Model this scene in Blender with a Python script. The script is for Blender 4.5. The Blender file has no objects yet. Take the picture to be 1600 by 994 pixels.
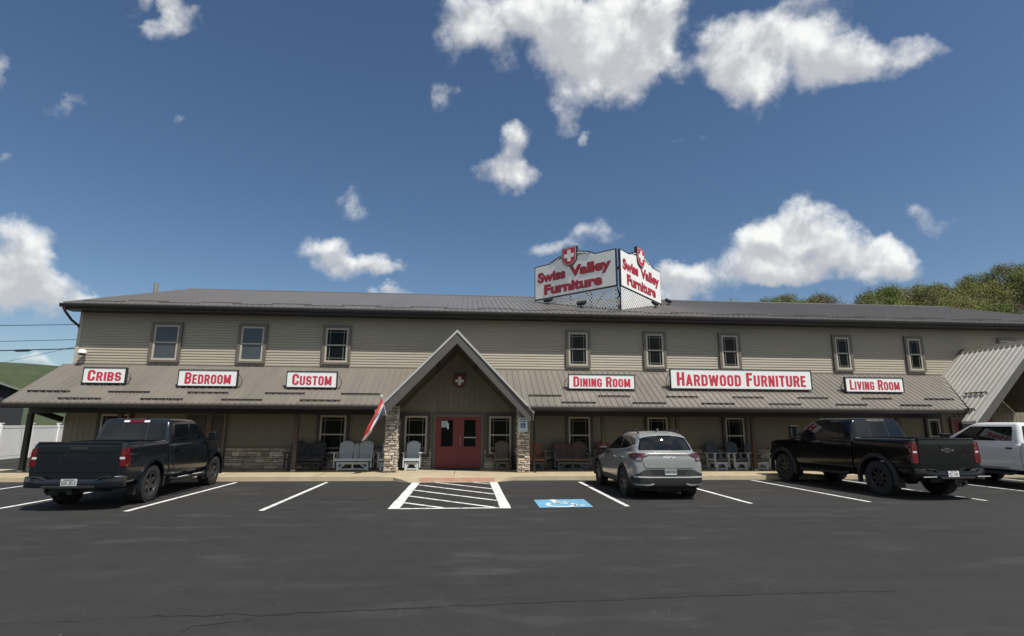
import bpy, bmesh, math, random
import numpy as np
from mathutils import Vector, Matrix
from mathutils.bvhtree import BVHTree

R = math.radians
SC = bpy.context.scene
COL = SC.collection

# ------------------------------------------------------------------ camera, exposure
cam_d = bpy.data.cameras.new("camera")
cam_d.sensor_width = 36.0
cam_d.lens = 850 / 1600 * 36
cam_d.clip_start = 0.1
cam_d.clip_end = 4000
cam = bpy.data.objects.new("camera", cam_d)
COL.objects.link(cam)
_f = Vector((0.0805122, 0.97803473, 0.19226506))
_r = Vector((0.99654017, -0.08297497, 0.0047786))
_u = Vector((-0.02062682, -0.19121512, 0.9813314))
_m = Matrix((_r, _u, -_f)).transposed().to_4x4()
_m.translation = (0, 0, 1.8)
cam.matrix_world = _m
SC.camera = cam
SC.view_settings.view_transform = 'Standard'
SC.view_settings.look = 'None'
SC.view_settings.exposure = 0.3
SC.view_settings.gamma = 1.0
SC.view_settings.use_curve_mapping = False

# ------------------------------------------------------------------ sun
SUN_DIR = Vector((0.31, -0.40, 0.862)).normalized()
sun_d = bpy.data.lights.new("sun", 'SUN')
sun_d.energy = 4.6
sun_d.angle = R(0.53)
sun_d.color = (1.0, 0.955, 0.88)
sun = bpy.data.objects.new("sun", sun_d)
COL.objects.link(sun)
sun.rotation_euler = SUN_DIR.to_track_quat('Z', 'Y').to_euler()
sun.location = SUN_DIR * 60

# ------------------------------------------------------------------ world: nishita sky with clouds at fixed directions
CLOUDS = [
  (-0.6081,0.7559,0.2423,21.73,16.31,3.636,-1.164,-11.99,34.49,1),
  (-0.6145,0.7633,0.1993,21.79,16.58,3.688,-0.7072,-7.062,24.87,1.2),
  (-0.594,0.7851,0.1757,16.5,11.89,2.664,-0.9154,-8.886,36.6,1.2),
  (-0.554,0.8137,0.1761,35.22,22.86,5.194,-2.127,-20.48,87.95,0.9),
  (-0.2463,0.9241,0.2921,21.74,5.322,1.494,-1.064,-10.85,33.43,1.1),
  (-0.2362,0.9365,0.2592,23.87,5.582,1.589,-1.371,-13.69,48.22,0.9),
  (-0.1923,0.9408,0.2792,16.19,3.033,0.9312,-1.167,-11.78,38.88,1.1),
  (-0.1489,0.9495,0.2761,31.57,4.504,1.541,-1.775,-17.84,60.39,0.8),
  (-0.1341,0.963,0.234,23.05,2.952,1.06,-1.532,-14.91,60.51,1),
  (-0.2009,0.9053,0.3742,30.44,6.006,1.81,-1.579,-16.69,39.53,0.54),
  (-0.4364,0.7783,0.4514,72.39,35.67,8.472,-4.429,-48.62,79.54,0.378),
  (-0.5433,0.7199,0.4319,36.72,24.39,5.525,-3.888,-42.87,66.56,0.54),
  (-0.4229,0.7009,0.5743,41.23,20.84,4.927,-3.425,-38.57,44.54,0.8),
  (-0.4149,0.7183,0.5585,37.66,18.36,4.369,-2.221,-24.92,30.4,0.9),
  (-0.4452,0.7139,0.5404,32.74,17.34,4.066,-3.663,-41.05,51.21,0.702),
  (-0.459,0.6874,0.5629,68.18,38.25,8.886,-5.366,-60.45,69.45,0.432),
  (-0.5984,0.6682,0.442,65.33,51.02,11.32,-1.762,-19.6,27.24,0.594),
  (-0.6138,0.7164,0.3316,72.1,56.03,12.43,-3.581,-38.59,76.74,0.648),
  (0.0145,0.771,0.6366,13.45,-0.4193,0.2011,-1.231,-13.82,16.77,0.95),
  (-0.0056,0.7862,0.6179,15.33,-0.1252,0.2979,-1.797,-20.11,25.57,0.648),
  (0.0419,0.7926,0.6084,29.16,-1.751,0.2717,-1.093,-12.21,15.99,0.648),
  (0.1115,0.757,0.6439,13.88,-1.966,-0.0914,-1.358,-15.26,18.18,1.2),
  (0.1706,0.7686,0.6165,10.14,-2.095,-0.195,-1.058,-11.84,15.05,1.3),
  (0.2532,0.743,0.6195,10.34,-3.187,-0.4037,-1.035,-11.6,14.34,1.3),
  (0.2219,0.7875,0.575,9.057,-2.356,-0.2688,-1.108,-12.32,17.29,1.3),
  (0.1596,0.8301,0.5343,26.75,-4.893,-0.3911,-1.345,-14.81,23.41,1),
  (0.2363,0.804,0.5457,15.47,-4.211,-0.4952,-1.596,-17.63,26.67,0.8),
  (0.3107,0.7647,0.5645,19.05,-7.024,-0.9683,-1.865,-20.72,29.1,0.9),
  (0.3012,0.7162,0.6295,32.86,-12.32,-1.71,-2.237,-25.15,29.69,0.8),
  (0.3929,0.7231,0.5681,17.93,-8.704,-1.319,-1.022,-11.4,15.22,1.2),
  (0.4267,0.7344,0.5279,16.88,-8.827,-1.365,-1.274,-14.11,20.67,1.1),
  (0.4529,0.6823,0.5739,18.57,-10.87,-1.729,-1.282,-14.36,18.09,1.1),
  (0.508,0.6727,0.538,12.32,-8.226,-1.344,-1.24,-13.83,18.46,1.2),
  (0.5551,0.6526,0.5158,14.19,-10.66,-1.78,-1.702,-18.95,25.81,1),
  (0.6014,0.6231,0.5001,18.15,-15.42,-2.622,-2.793,-31.11,42.12,0.9),
  (0.3762,0.7459,0.5496,31.98,-14.54,-2.161,-1.883,-20.9,29.66,0.7),
  (0.4775,0.6468,0.5946,17.62,-11.32,-1.835,-2.439,-27.46,31.83,0.7),
  (0.0624,0.8723,0.485,40.5,-3.043,0.2584,-1.242,-13.5,24.45,1),
  (0.0472,0.8935,0.4466,24.47,-1.413,0.239,-1.273,-13.7,27.56,1.1),
  (0.0731,0.9027,0.424,25.7,-2.139,0.1232,-1.284,-13.73,29.44,1),
  (0.1075,0.9016,0.4189,36.29,-4.291,-0.0733,-1.966,-20.99,45.68,0.7),
  (0.2009,0.8453,0.4951,59.65,-13.38,-1.354,-3.042,-33.2,57.92,0.648),
  (0.0836,0.8589,0.5052,51.24,-5.042,0.0946,-2.63,-28.75,49.31,0.432),
  (0.5315,0.7833,0.3225,18.36,-11.68,-1.89,-1.012,-10.57,27.35,1.3),
  (0.5021,0.8089,0.3059,15.18,-8.888,-1.413,-0.8302,-8.585,24.07,1.3),
  (0.4928,0.8269,0.2708,13,-7.368,-1.162,-0.7727,-7.824,25.3,1.3),
  (0.5617,0.7798,0.2763,17.54,-11.94,-1.958,-0.7315,-7.484,22.61,1.3),
  (0.5386,0.8079,0.2394,11.32,-7.201,-1.165,-1.088,-10.83,38.99,1.1),
  (0.5985,0.7622,0.2468,13.8,-10.28,-1.713,-0.9689,-9.765,32.51,1.2),
  (0.6314,0.7355,0.2458,25,-20.31,-3.432,-1.173,-11.86,38.52,1.1),
  (0.4735,0.8269,0.3035,22.96,-12.43,-1.94,-1.378,-14.2,40.84,0.9),
  (0.3669,0.8996,0.2368,18.33,-7.207,-1.019,-0.799,-7.815,30.92,1.2),
  (0.4285,0.868,0.2507,15.06,-7.123,-1.072,-0.9279,-9.215,33.49,0.648),
  (0.1526,0.9382,0.3106,18.59,-2.962,-0.1863,-1.463,-14.93,45.82,0.75),
  (0.2248,0.9161,0.3321,20.3,-4.797,-0.5079,-1.695,-17.51,49.43,0.486),
  (0.6595,0.6919,0.2938,21.85,-19.42,-3.325,-2.446,-25.59,65.73,0.54),
  (0.7219,0.6618,0.2021,17.52,-18.15,-3.168,-2.126,-21.11,76.72,0.486),
  (0.6995,0.6522,0.292,53.13,-52.88,-9.186,-4.306,-45.3,111.5,0.324),
  (-0.0416,0.8373,0.5452,46.36,1.479,1.262,-1.604,-17.71,27.08,0.378),
  (0.2678,0.7596,0.5928,16,-5.123,-0.6621,-1.191,-13.29,17.57,0.8),
  (0.5027,0.8292,0.2443,15.54,-9.001,-1.427,-1.278,-12.71,45.78,0.9),
  (-0.6389,0.7477,0.1811,20.58,16.69,3.685,-0.5178,-5.109,19.27,1.2),
  (0.7128,0.5261,0.4638,20.23,-23.71,-4.195,-2.68,-29.99,38.13,0.8),
  (-0.5915,0.8016,0.0869,26.07,18.78,4.207,-1.654,-13.39,112.3,0.7),
  (0.3641,0.8038,0.4705,24.58,-10.27,-1.484,-4.641,-50.56,89.96,0.324),
]

def build_world():
    w = bpy.data.worlds.new("World")
    SC.world = w
    w.use_nodes = True
    nt = w.node_tree
    N, L = nt.nodes, nt.links
    N.clear()
    def nd(t, **k):
        n = N.new(t)
        for a, b in k.items():
            setattr(n, a, b)
        return n
    def math_(op, a, b=None, c=None, clamp=False):
        n = nd('ShaderNodeMath', operation=op, use_clamp=clamp)
        for i, v in enumerate((a, b, c)):
            if v is None: continue
            if isinstance(v, (int, float)): n.inputs[i].default_value = v
            else: L.new(v, n.inputs[i])
        return n.outputs[0]
    def vmath(op, a, b=None, scale=None):
        n = nd('ShaderNodeVectorMath', operation=op)
        for i, v in enumerate((a, b)):
            if v is None: continue
            if isinstance(v, (tuple, list)): n.inputs[i].default_value = v
            else: L.new(v, n.inputs[i])
        if scale is not None: n.inputs['Scale'].default_value = scale
        return n.outputs['Value'] if op in ('DOT_PRODUCT', 'LENGTH') else n.outputs[0]
    sky = nd('ShaderNodeTexSky', sky_type='NISHITA', sun_disc=False)
    sky.sun_elevation = math.asin(SUN_DIR.z)
    sky.sun_rotation = math.atan2(SUN_DIR.x, SUN_DIR.y)
    sky.altitude = 300
    sky.air_density = 1.0
    sky.dust_density = 0.6
    sky.ozone_density = 2.0
    tc = nd('ShaderNodeTexCoord')
    d = tc.outputs['Generated']
    # warp the direction a little so that the cloud edges are ragged
    nz = nd('ShaderNodeTexNoise', noise_dimensions='3D')
    nz.inputs['Scale'].default_value = 9.0
    nz.inputs['Detail'].default_value = 5.0
    nz.inputs['Roughness'].default_value = 0.6
    L.new(d, nz.inputs['Vector'])
    off = vmath('SUBTRACT', nz.outputs['Color'], (0.5, 0.5, 0.5))
    offs = vmath('SCALE', off, None, 0.105)
    dw = vmath('ADD', d, offs)
    tot = None; up = None
    for c in CLOUDS:
        C_, U_, V_, s = c[0:3], c[3:6], c[6:9], c[9]
        rel = vmath('SUBTRACT', dw, C_)
        a = vmath('DOT_PRODUCT', rel, U_)
        b = vmath('DOT_PRODUCT', rel, V_)
        r2 = math_('MULTIPLY_ADD', a, a, math_('MULTIPLY', b, b))
        k = math_('MULTIPLY_ADD', r2, -0.62 * s, s)      # s*(1-.62 r2)
        k = math_('MAXIMUM', k, 0.0)
        k2 = math_('MULTIPLY', k, k)
        tot = k2 if tot is None else math_('ADD', tot, k2)
        t = math_('MULTIPLY', k2, b)
        up = t if up is None else math_('ADD', up, t)
    shade_up = math_('DIVIDE', up, math_('ADD', tot, 0.02))
    field = math_('SQRT', tot)
    def fbm(scale, det, rough, off_=None, dist=0.0):
        n = nd('ShaderNodeTexNoise', noise_dimensions='3D')
        n.inputs['Scale'].default_value = scale
        n.inputs['Detail'].default_value = det
        n.inputs['Roughness'].default_value = rough
        n.inputs['Distortion'].default_value = dist
        L.new(vmath('ADD', d, off_) if off_ else d, n.inputs['Vector'])
        return math_('SUBTRACT', n.outputs['Fac'], 0.5)
    f1 = fbm(11.0, 10.0, 0.60, dist=0.2)
    f2 = fbm(34.0, 7.0, 0.62)
    dens = math_('MULTIPLY_ADD', f1, 1.95, math_('MULTIPLY', field, 1.12))
    dens = math_('MULTIPLY_ADD', f2, 0.95, dens)
    dens = math_('SUBTRACT', dens, 0.22)
    mr = nd('ShaderNodeMapRange', interpolation_type='SMOOTHSTEP')
    mr.inputs['From Min'].default_value = 0.0
    mr.inputs['From Max'].default_value = 1.25
    L.new(dens, mr.inputs['Value'])
    gate = math_('MULTIPLY', field, 4.0, clamp=True)
    alpha = math_('MULTIPLY', mr.outputs[0], gate)
    # light and shade: billows lit from above on the sun's side, grey flat bases
    g1 = fbm(11.0, 4.0, 0.5, dist=0.2)
    g2 = fbm(11.0, 4.0, 0.5, (0.008, -0.004, 0.026), dist=0.2)
    rel = math_('SUBTRACT', g1, g2)
    lit = math_('MULTIPLY_ADD', rel, 3.4, 0.47)
    lit = math_('MULTIPLY_ADD', shade_up, 0.75, lit)
    lit = math_('MULTIPLY_ADD', f2, 0.35, lit)
    thick = math_('MULTIPLY_ADD', dens, -0.07, lit)
    mr2 = nd('ShaderNodeMapRange', interpolation_type='SMOOTHSTEP')
    mr2.inputs['From Min'].default_value = 0.0
    mr2.inputs['From Max'].default_value = 1.0
    L.new(thick, mr2.inputs['Value'])
    cr = nd('ShaderNodeMix', data_type='RGBA')
    cr.inputs['A'].default_value = ((5.2, 5.4, 5.7)[0], (5.2, 5.4, 5.7)[1], (5.2, 5.4, 5.7)[2], 1)
    cr.inputs['B'].default_value = ((9.4, 9.5, 9.3)[0], (9.4, 9.5, 9.3)[1], (9.4, 9.5, 9.3)[2], 1)
    L.new(mr2.outputs[0], cr.inputs['Factor'])
    hs = nd('ShaderNodeHueSaturation')
    hs.inputs['Saturation'].default_value = 1.11
    hs.inputs['Value'].default_value = 0.87
    L.new(sky.outputs[0], hs.inputs['Color'])
    alpha = math_('MULTIPLY', alpha, 0.97)
    # unseen clouds added behind and above the viewer to whiten and brighten ambient light
    big = nd('ShaderNodeTexNoise', noise_dimensions='3D')
    big.inputs['Scale'].default_value = 2.6
    big.inputs['Detail'].default_value = 7.0
    L.new(d, big.inputs['Vector'])
    mg = nd('ShaderNodeMapRange', interpolation_type='SMOOTHSTEP')
    mg.inputs['From Min'].default_value = 0.44
    mg.inputs['From Max'].default_value = 0.56
    L.new(big.outputs['Fac'], mg.inputs['Value'])
    back = math_('MULTIPLY_ADD', vmath('DOT_PRODUCT', d, (0, -1, 0)), 4.0, 0.6, clamp=True)
    high = math_('MULTIPLY_ADD', vmath('DOT_PRODUCT', d, (0, 0, 1)), 8.0, -6.6, clamp=True)
    gen = math_('MULTIPLY', mg.outputs[0], math_('MAXIMUM', back, high))
    alpha = math_('MAXIMUM', alpha, math_('MULTIPLY', gen, 0.9))
    mx = nd('ShaderNodeMix', data_type='RGBA')
    L.new(alpha, mx.inputs['Factor'])
    L.new(hs.outputs[0], mx.inputs['A'])
    L.new(cr.outputs['Result'], mx.inputs['B'])
    bg = nd('ShaderNodeBackground')
    bg.inputs['Strength'].default_value = 0.085
    L.new(mx.outputs['Result'], bg.inputs['Color'])
    out = nd('ShaderNodeOutputWorld')
    L.new(bg.outputs[0], out.inputs['Surface'])
build_world()

# ------------------------------------------------------------------ helpers
random.seed(7)
MATS = {}
def mat(name, col, rough=0.6, metal=0.0, spec=0.5, coat=0.0, var=0.0, vscale=6.0, bump=0.0, bscale=40.0, attr=False, emit=None, stretch=None, detail=5.0, dirt=None):
    """procedural material: base colour with noise variation and noise bump"""
    if name in MATS: return MATS[name]
    m = bpy.data.materials.new(name); m.use_nodes = True
    nt = m.node_tree; N, L = nt.nodes, nt.links
    p = N['Principled BSDF']
    p.inputs['Base Color'].default_value = (*col, 1)
    p.inputs['Roughness'].default_value = rough
    p.inputs['Metallic'].default_value = metal
    p.inputs['Specular IOR Level'].default_value = spec
    if coat:
        p.inputs['Coat Weight'].default_value = coat
        p.inputs['Coat Roughness'].default_value = 0.03
    src = None
    tc = N.new('ShaderNodeTexCoord'); vec = tc.outputs['Object']
    if stretch:
        mp = N.new('ShaderNodeMapping'); mp.inputs['Scale'].default_value = stretch
        L.new(vec, mp.inputs['Vector']); vec = mp.outputs[0]
    base = None
    if attr:
        a = N.new('ShaderNodeAttribute'); a.attribute_name = 'tone'
        base = a.outputs['Color']
    if var:
        n = N.new('ShaderNodeTexNoise'); n.inputs['Scale'].default_value = vscale; n.inputs['Detail'].default_value = detail
        n.inputs['Roughness'].default_value = 0.6
        L.new(vec, n.inputs['Vector'])
        mr = N.new('ShaderNodeMapRange')
        mr.inputs['From Min'].default_value = 0.3; mr.inputs['From Max'].default_value = 0.7
        mr.inputs['To Min'].default_value = 1 - var; mr.inputs['To Max'].default_value = 1 + var
        L.new(n.outputs['Fac'], mr.inputs['Value'])
        vm = N.new('ShaderNodeVectorMath'); vm.operation = 'SCALE'
        if base is not None: L.new(base, vm.inputs[0])
        else: vm.inputs[0].default_value = col
        L.new(mr.outputs[0], vm.inputs['Scale'])
        base = vm.outputs[0]
        mr3 = N.new('ShaderNodeMapRange')
        mr3.inputs['To Min'].default_value = max(0.02, rough - 0.08); mr3.inputs['To Max'].default_value = min(1, rough + 0.08)
        L.new(n.outputs['Fac'], mr3.inputs['Value'])
        L.new(mr3.outputs[0], p.inputs['Roughness'])
    if dirt:
        n3 = N.new('ShaderNodeTexNoise'); n3.inputs['Scale'].default_value = dirt[1]; n3.inputs['Detail'].default_value = 8
        L.new(vec, n3.inputs['Vector'])
        mr4 = N.new('ShaderNodeMapRange'); mr4.inputs['From Min'].default_value = 0.5; mr4.inputs['From Max'].default_value = 0.75
        mr4.inputs['To Max'].default_value = dirt[2]
        L.new(n3.outputs['Fac'], mr4.inputs['Value'])
        mx = N.new('ShaderNodeMix'); mx.data_type = 'RGBA'
        L.new(mr4.outputs[0], mx.inputs['Factor'])
        if base is not None: L.new(base, mx.inputs['A'])
        else: mx.inputs['A'].default_value = (*col, 1)
        mx.inputs['B'].default_value = (*dirt[0], 1)
        base = mx.outputs['Result']
    if base is not None: L.new(base, p.inputs['Base Color'])
    if bump:
        n2 = N.new('ShaderNodeTexNoise'); n2.inputs['Scale'].default_value = bscale; n2.inputs['Detail'].default_value = 4
        L.new(vec, n2.inputs['Vector'])
        b = N.new('ShaderNodeBump'); b.inputs['Strength'].default_value = bump; b.inputs['Distance'].default_value = 0.02
        L.new(n2.outputs['Fac'], b.inputs['Height']); L.new(b.outputs[0], p.inputs['Normal'])
    MATS[name] = m
    return m

class MB:
    """collects boxes, bars, tubes and sheets; build() links them as ONE mesh object"""
    def __init__(s): s.v = []; s.f = []; s.mi = []; s.tone = []; s.cur = 0; s.ct = (1, 1, 1)
    def add(s, vs, fs, M=None):
        o = len(s.v)
        for q in vs:
            q = Vector(q)
            if M is not None: q = M @ q
            s.v.append(tuple(q))
        for f in fs:
            s.f.append(tuple(i + o for i in f)); s.mi.append(s.cur); s.tone.append(s.ct)
        return s
    def box(s, x0, x1, y0, y1, z0, z1, M=None):
        if x1 < x0: x0, x1 = x1, x0
        if y1 < y0: y0, y1 = y1, y0
        if z1 < z0: z0, z1 = z1, z0
        vs = [(x0,y0,z0),(x1,y0,z0),(x1,y1,z0),(x0,y1,z0),(x0,y0,z1),(x1,y0,z1),(x1,y1,z1),(x0,y1,z1)]
        return s.add(vs, [(0,3,2,1),(4,5,6,7),(0,1,5,4),(1,2,6,5),(2,3,7,6),(3,0,4,7)], M)
    def cbox(s, x0, x1, y0, y1, z0, z1, c=0.01, M=None):
        """box with chamfered front (-y) edges and all vertical edges"""
        bm = bmesh.new()
        bmesh.ops.create_cube(bm, size=1)
        for v in bm.verts:
            v.co = Vector((x0 + (v.co.x + .5) * (x1 - x0), y0 + (v.co.y + .5) * (y1 - y0), z0 + (v.co.z + .5) * (z1 - z0)))
        bmesh.ops.bevel(bm, geom=bm.edges[:], offset=c, segments=2, profile=0.6, affect='EDGES')
        return s.bm(bm, M)
    def bm(s, bm, M=None):
        bm.verts.index_update()
        s.add([v.co.copy() for v in bm.verts], [tuple(v.index for v in f.verts) for f in bm.faces], M)
        bm.free(); return s
    def bar(s, a, b, w, h, up=(0, 0, 1)):
        a, b = Vector(a), Vector(b); d = (b - a); L = d.length; d.normalize()
        up = Vector(up)
        x = d.cross(up)
        if x.length < 1e-4: x = d.cross(Vector((1, 0, 0)))
        x.normalize(); z = x.cross(d).normalized()
        M = Matrix((x, d, z)).transposed().to_4x4(); M.translation = a
        return s.box(-w/2, w/2, 0, L, -h/2, h/2, M)
    def tube(s, pts, r, n=8, caps=True):
        pts = [Vector(p) for p in pts]; rs = r if isinstance(r, (list, tuple)) else [r] * len(pts)
        rings = []; prev = None
        for i, p in enumerate(pts):
            t = (pts[min(i+1, len(pts)-1)] - pts[max(i-1, 0)]).normalized()
            if prev is None:
                u = t.cross(Vector((0, 0, 1)))
                if u.length < 1e-3: u = t.cross(Vector((1, 0, 0)))
            else: u = prev - t * prev.dot(t)
            u.normalize(); prev = u; w = t.cross(u)
            rings.append([p + (u * math.cos(2*math.pi*k/n) + w * math.sin(2*math.pi*k/n)) * rs[i] for k in range(n)])
        vs = [q for ring in rings for q in ring]; fs = []
        for i in range(len(rings) - 1):
            for k in range(n):
                a = i*n + k; b = i*n + (k+1) % n
                fs.append((a, a+n, b+n, b))
        if caps:
            fs.append(tuple(range(n))); fs.append(tuple(reversed(range((len(rings)-1)*n, len(rings)*n))))
        return s.add(vs, fs)
    def prism(s, poly, d0, d1, axis='y', M=None):
        """poly: 2d points; extruded along axis from d0 to d1. axis y -> (x,z), x -> (y,z), z -> (x,y)"""
        def P(p, d):
            return (p[0], d, p[1]) if axis == 'y' else ((d, p[0], p[1]) if axis == 'x' else (p[0], p[1], d))
        n = len(poly)
        vs = [P(p, d0) for p in poly] + [P(p, d1) for p in poly]
        fs = [tuple(range(n)), tuple(reversed(range(n, 2*n)))] + [(i, i+n, (i+1) % n + n, (i+1) % n) for i in range(n)]
        return s.add(vs, fs, M)
    def lathe(s, prof, n=32, axis='x', M=None, closed=False):
        vs = []; fs = []
        for (r, h) in prof:
            for k in range(n):
                a = 2*math.pi*k/n; c, q = r*math.cos(a), r*math.sin(a)
                vs.append((h, c, q) if axis == 'x' else ((c, q, h) if axis == 'z' else (q, h, c)))
        m = len(prof)
        for i in range(m if closed else m-1):
            j = (i+1) % m
            for k in range(n):
                fs.append((i*n+k, i*n+(k+1) % n, j*n+(k+1) % n, j*n+k))
        if not closed:
            fs.append(tuple(reversed(range(n)))); fs.append(tuple(range((m-1)*n, m*n)))
        return s.add(vs, fs, M)
    def mesh(s, name, mats, smooth=None, tone=False):
        me = bpy.data.meshes.new(name)
        me.from_pydata(s.v, [], s.f)
        bm = bmesh.new(); bm.from_mesh(me); bmesh.ops.recalc_face_normals(bm, faces=bm.faces[:]); bm.to_mesh(me); bm.free()
        for m in (mats if isinstance(mats, (list, tuple)) else [mats]): me.materials.append(m)
        me.polygons.foreach_set('material_index', s.mi)
        if tone:
            a = me.attributes.new('tone', 'FLOAT_COLOR', 'FACE')
            a.data.foreach_set('color', [c for t in s.tone for c in (*t, 1)])
        if smooth is not None:
            me.polygons.foreach_set('use_smooth', [True] * len(me.polygons))
            me.set_sharp_from_angle(angle=R(smooth))
        me.update()
        return me
    def build(s, name, mats, parent=None, smooth=None, tone=False, loc=None):
        o = bpy.data.objects.new(name, s.mesh(name, mats, smooth, tone))
        COL.objects.link(o)
        if parent is not None: o.parent = parent
        if loc: o.location = loc
        return o

def tag(o, label=None, cat=None, group=None, kind=None):
    if label: o['label'] = label
    if cat: o['category'] = cat
    if group: o['group'] = group
    if kind: o['kind'] = kind
    return o
def empty(name, loc, label, cat, group=None, rz=0.0):
    o = bpy.data.objects.new(name, None); COL.objects.link(o)
    o.location = loc; o.rotation_euler = (0, 0, rz); o.empty_display_size = 0.2
    return tag(o, label, cat, group)
def copy_tree(o, parent=None):
    c = o.copy(); COL.objects.link(c)
    if parent is not None: c.parent = parent
    for ch in list(o.children): copy_tree(ch, c)
    return c

def eval_mesh(o):
    bpy.context.view_layer.update()
    dg = bpy.context.evaluated_depsgraph_get()
    return bpy.data.meshes.new_from_object(o.evaluated_get(dg))

def text_geo(txt, size=1.0, offset=0.0, extrude=0.0, res=4):
    """vertices and faces of a line of text in the x-z plane (y = thickness), left bottom at 0,0"""
    cu = bpy.data.curves.new('txt', 'FONT'); cu.body = txt; cu.size = size; cu.offset = offset; cu.extrude = extrude
    cu.resolution_u = res; cu.fill_mode = 'BOTH' if extrude else 'FRONT'
    o = bpy.data.objects.new('txt', cu); COL.objects.link(o)
    me = eval_mesh(o)
    vs = [(v.co.x, -v.co.z, v.co.y) for v in me.vertices]; fs = [tuple(p.vertices) for p in me.polygons]
    bpy.data.objects.remove(o); bpy.data.curves.remove(cu); bpy.data.meshes.remove(me)
    return vs, fs
def text_into(mb, txt, x0, x1, z0, h, y, offset=0.0, extrude=0.004, M=None):
    """fit text between x0 and x1 with cap height h, baseline z0"""
    vs, fs = text_geo(txt, 1.0, offset, 0.0)
    xs = [v[0] for v in vs]; a, b = min(xs), max(xs); cap = 0.70 + 2*offset
    sx = (x1 - x0) / (b - a); sz = h / cap
    front = [((v[0]-a)*sx + x0, y, (v[2]+offset)*sz + z0) for v in vs]
    mb.add(front, fs, M)
def text_width(txt, offset=0.0):
    vs, fs = text_geo(txt, 1.0, offset); xs = [v[0] for v in vs]
    return max(xs) - min(xs)
def small_caps(mb, words, x0, x1, z0, h, y, offset, M=None):
    """words with a big first letter, fitted between x0 and x1"""
    items = []; k = 0.80
    gap, space = 0.09, 0.26
    for wi, w in enumerate(words):
        if wi: items.append((None, space))
        items.append((w[0], text_width(w[0], offset)));
        items.append((None, gap))
        items.append((w[1:], text_width(w[1:], offset) * k))
    tot = sum(i[1] for i in items); sx = (x1 - x0) / tot; x = x0
    for t, w in items:
        if t:
            hh = h if len(t) == 1 else h * k
            text_into(mb, t, x, x + w * sx, z0, hh, y, offset, M=M)
        x += w * sx
# ------------------------------------------------------------------ materials of the place
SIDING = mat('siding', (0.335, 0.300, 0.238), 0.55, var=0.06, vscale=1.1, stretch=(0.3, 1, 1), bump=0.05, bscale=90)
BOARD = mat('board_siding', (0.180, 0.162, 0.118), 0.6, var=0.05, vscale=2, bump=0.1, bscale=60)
TRIM = mat('brown_trim', (0.125, 0.108, 0.088), 0.5, var=0.06, vscale=5)
VINYL = mat('vinyl_frame', (0.40, 0.37, 0.305), 0.4, var=0.04, vscale=6)
ROOF = mat('metal_roof', (0.150, 0.135, 0.115), 0.42, 0.0, spec=0.5, var=0.10, vscale=0.9, stretch=(2.0, .25, .25), bump=0.02, bscale=20)
ROOFHI = mat('metal_roof_upper', (0.122, 0.114, 0.107), 0.42, 0.0, spec=0.55, var=0.06, vscale=0.6, stretch=(1.2, .3, .3))
CLEATM = mat('snow_guard_metal', (0.055, 0.049, 0.043), 0.5)
SHADETRIM = mat('shaded_window_trim', (0.048, 0.040, 0.032), 0.5, var=0.06, vscale=5)  # brown trim with the porch shade put into its colour, for lower windows
DARKBR = mat('dark_brown_metal', (0.018, 0.0155, 0.0135), 0.4, var=0.08, vscale=4)
GUTTER = mat('gutter_metal', (0.034, 0.029, 0.024), 0.35, var=0.06, vscale=3)
SOFFIT = mat('soffit', (0.060, 0.052, 0.043), 0.6, var=0.05, vscale=4)
FASCIA = mat('gable_fascia', (0.080, 0.076, 0.071), 0.4, var=0.05, vscale=3)
EDGE = mat('rake_edge_metal', (0.40, 0.39, 0.37), 0.35, var=0.05, vscale=3)
POSTM = mat('stained_post', (0.070, 0.042, 0.026), 0.6, var=0.22, vscale=3, stretch=(4, 4, .5), bump=0.15, bscale=30)
GLASS = mat('window_glass', (0.005, 0.006, 0.006), 0.03, spec=0.14)
GLASSB = mat('window_glass_blind', (0.050, 0.056, 0.060), 0.05, spec=0.6, var=0.1, vscale=1.5)
MUNTIN = mat('muntin', (0.21, 0.21, 0.18), 0.5)
STONE = mat('ledge_stone', (0.3, 0.25, 0.2), 0.85, attr=True, var=0.18, vscale=9, bump=0.5, bscale=35)
MORTAR = mat('mortar', (0.085, 0.072, 0.058), 0.95, var=0.2, vscale=20)
REDDOOR = mat('red_door_paint', (0.180, 0.020, 0.020), 0.4, var=0.05, vscale=3)
CONC = mat('concrete', (0.37, 0.308, 0.205), 0.85, var=0.10, vscale=1.4, bump=0.25, bscale=120, dirt=((0.26, 0.22, 0.16), 1.8, 0.45))
REDPAD = mat('red_pad', (0.33, 0.165, 0.115), 0.8, var=0.15, vscale=5, bump=0.3, bscale=90, dirt=((0.36, 0.29, 0.20), 3.0, 0.8))
PAINT = mat('white_line_paint', (0.64, 0.64, 0.62), 0.75, var=0.12, vscale=7, dirt=((0.16, 0.16, 0.155), 6.0, 1.0))
BLUEP = mat('blue_paint', (0.130, 0.330, 0.480), 0.7, var=0.08, vscale=5, dirt=((0.07, 0.14, 0.19), 7.0, 0.6))
WHITE = mat('white_sign_face', (0.74, 0.75, 0.74), 0.45, var=0.02, vscale=2)
SIGNFR = mat('sign_frame', (0.022, 0.020, 0.022), 0.4)
SIGNRED = mat('sign_red', (0.50, 0.028, 0.060), 0.5, var=0.04, vscale=6)
SIGNROSE = mat('sign_letter_edge', (0.30, 0.10, 0.13), 0.6)
SIGNDARK = mat('sign_letter_shade', (0.030, 0.006, 0.012), 0.6)
FENCEW = mat('white_fence_vinyl', (0.84, 0.84, 0.83), 0.4, var=0.03, vscale=2)
SHEDM = mat('dark_shed_metal', (0.016, 0.018, 0.022), 0.7, var=0.1, vscale=2)
GALV = mat('galvanised', (0.36, 0.37, 0.36), 0.4, metal=0.6, var=0.1, vscale=10)
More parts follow.
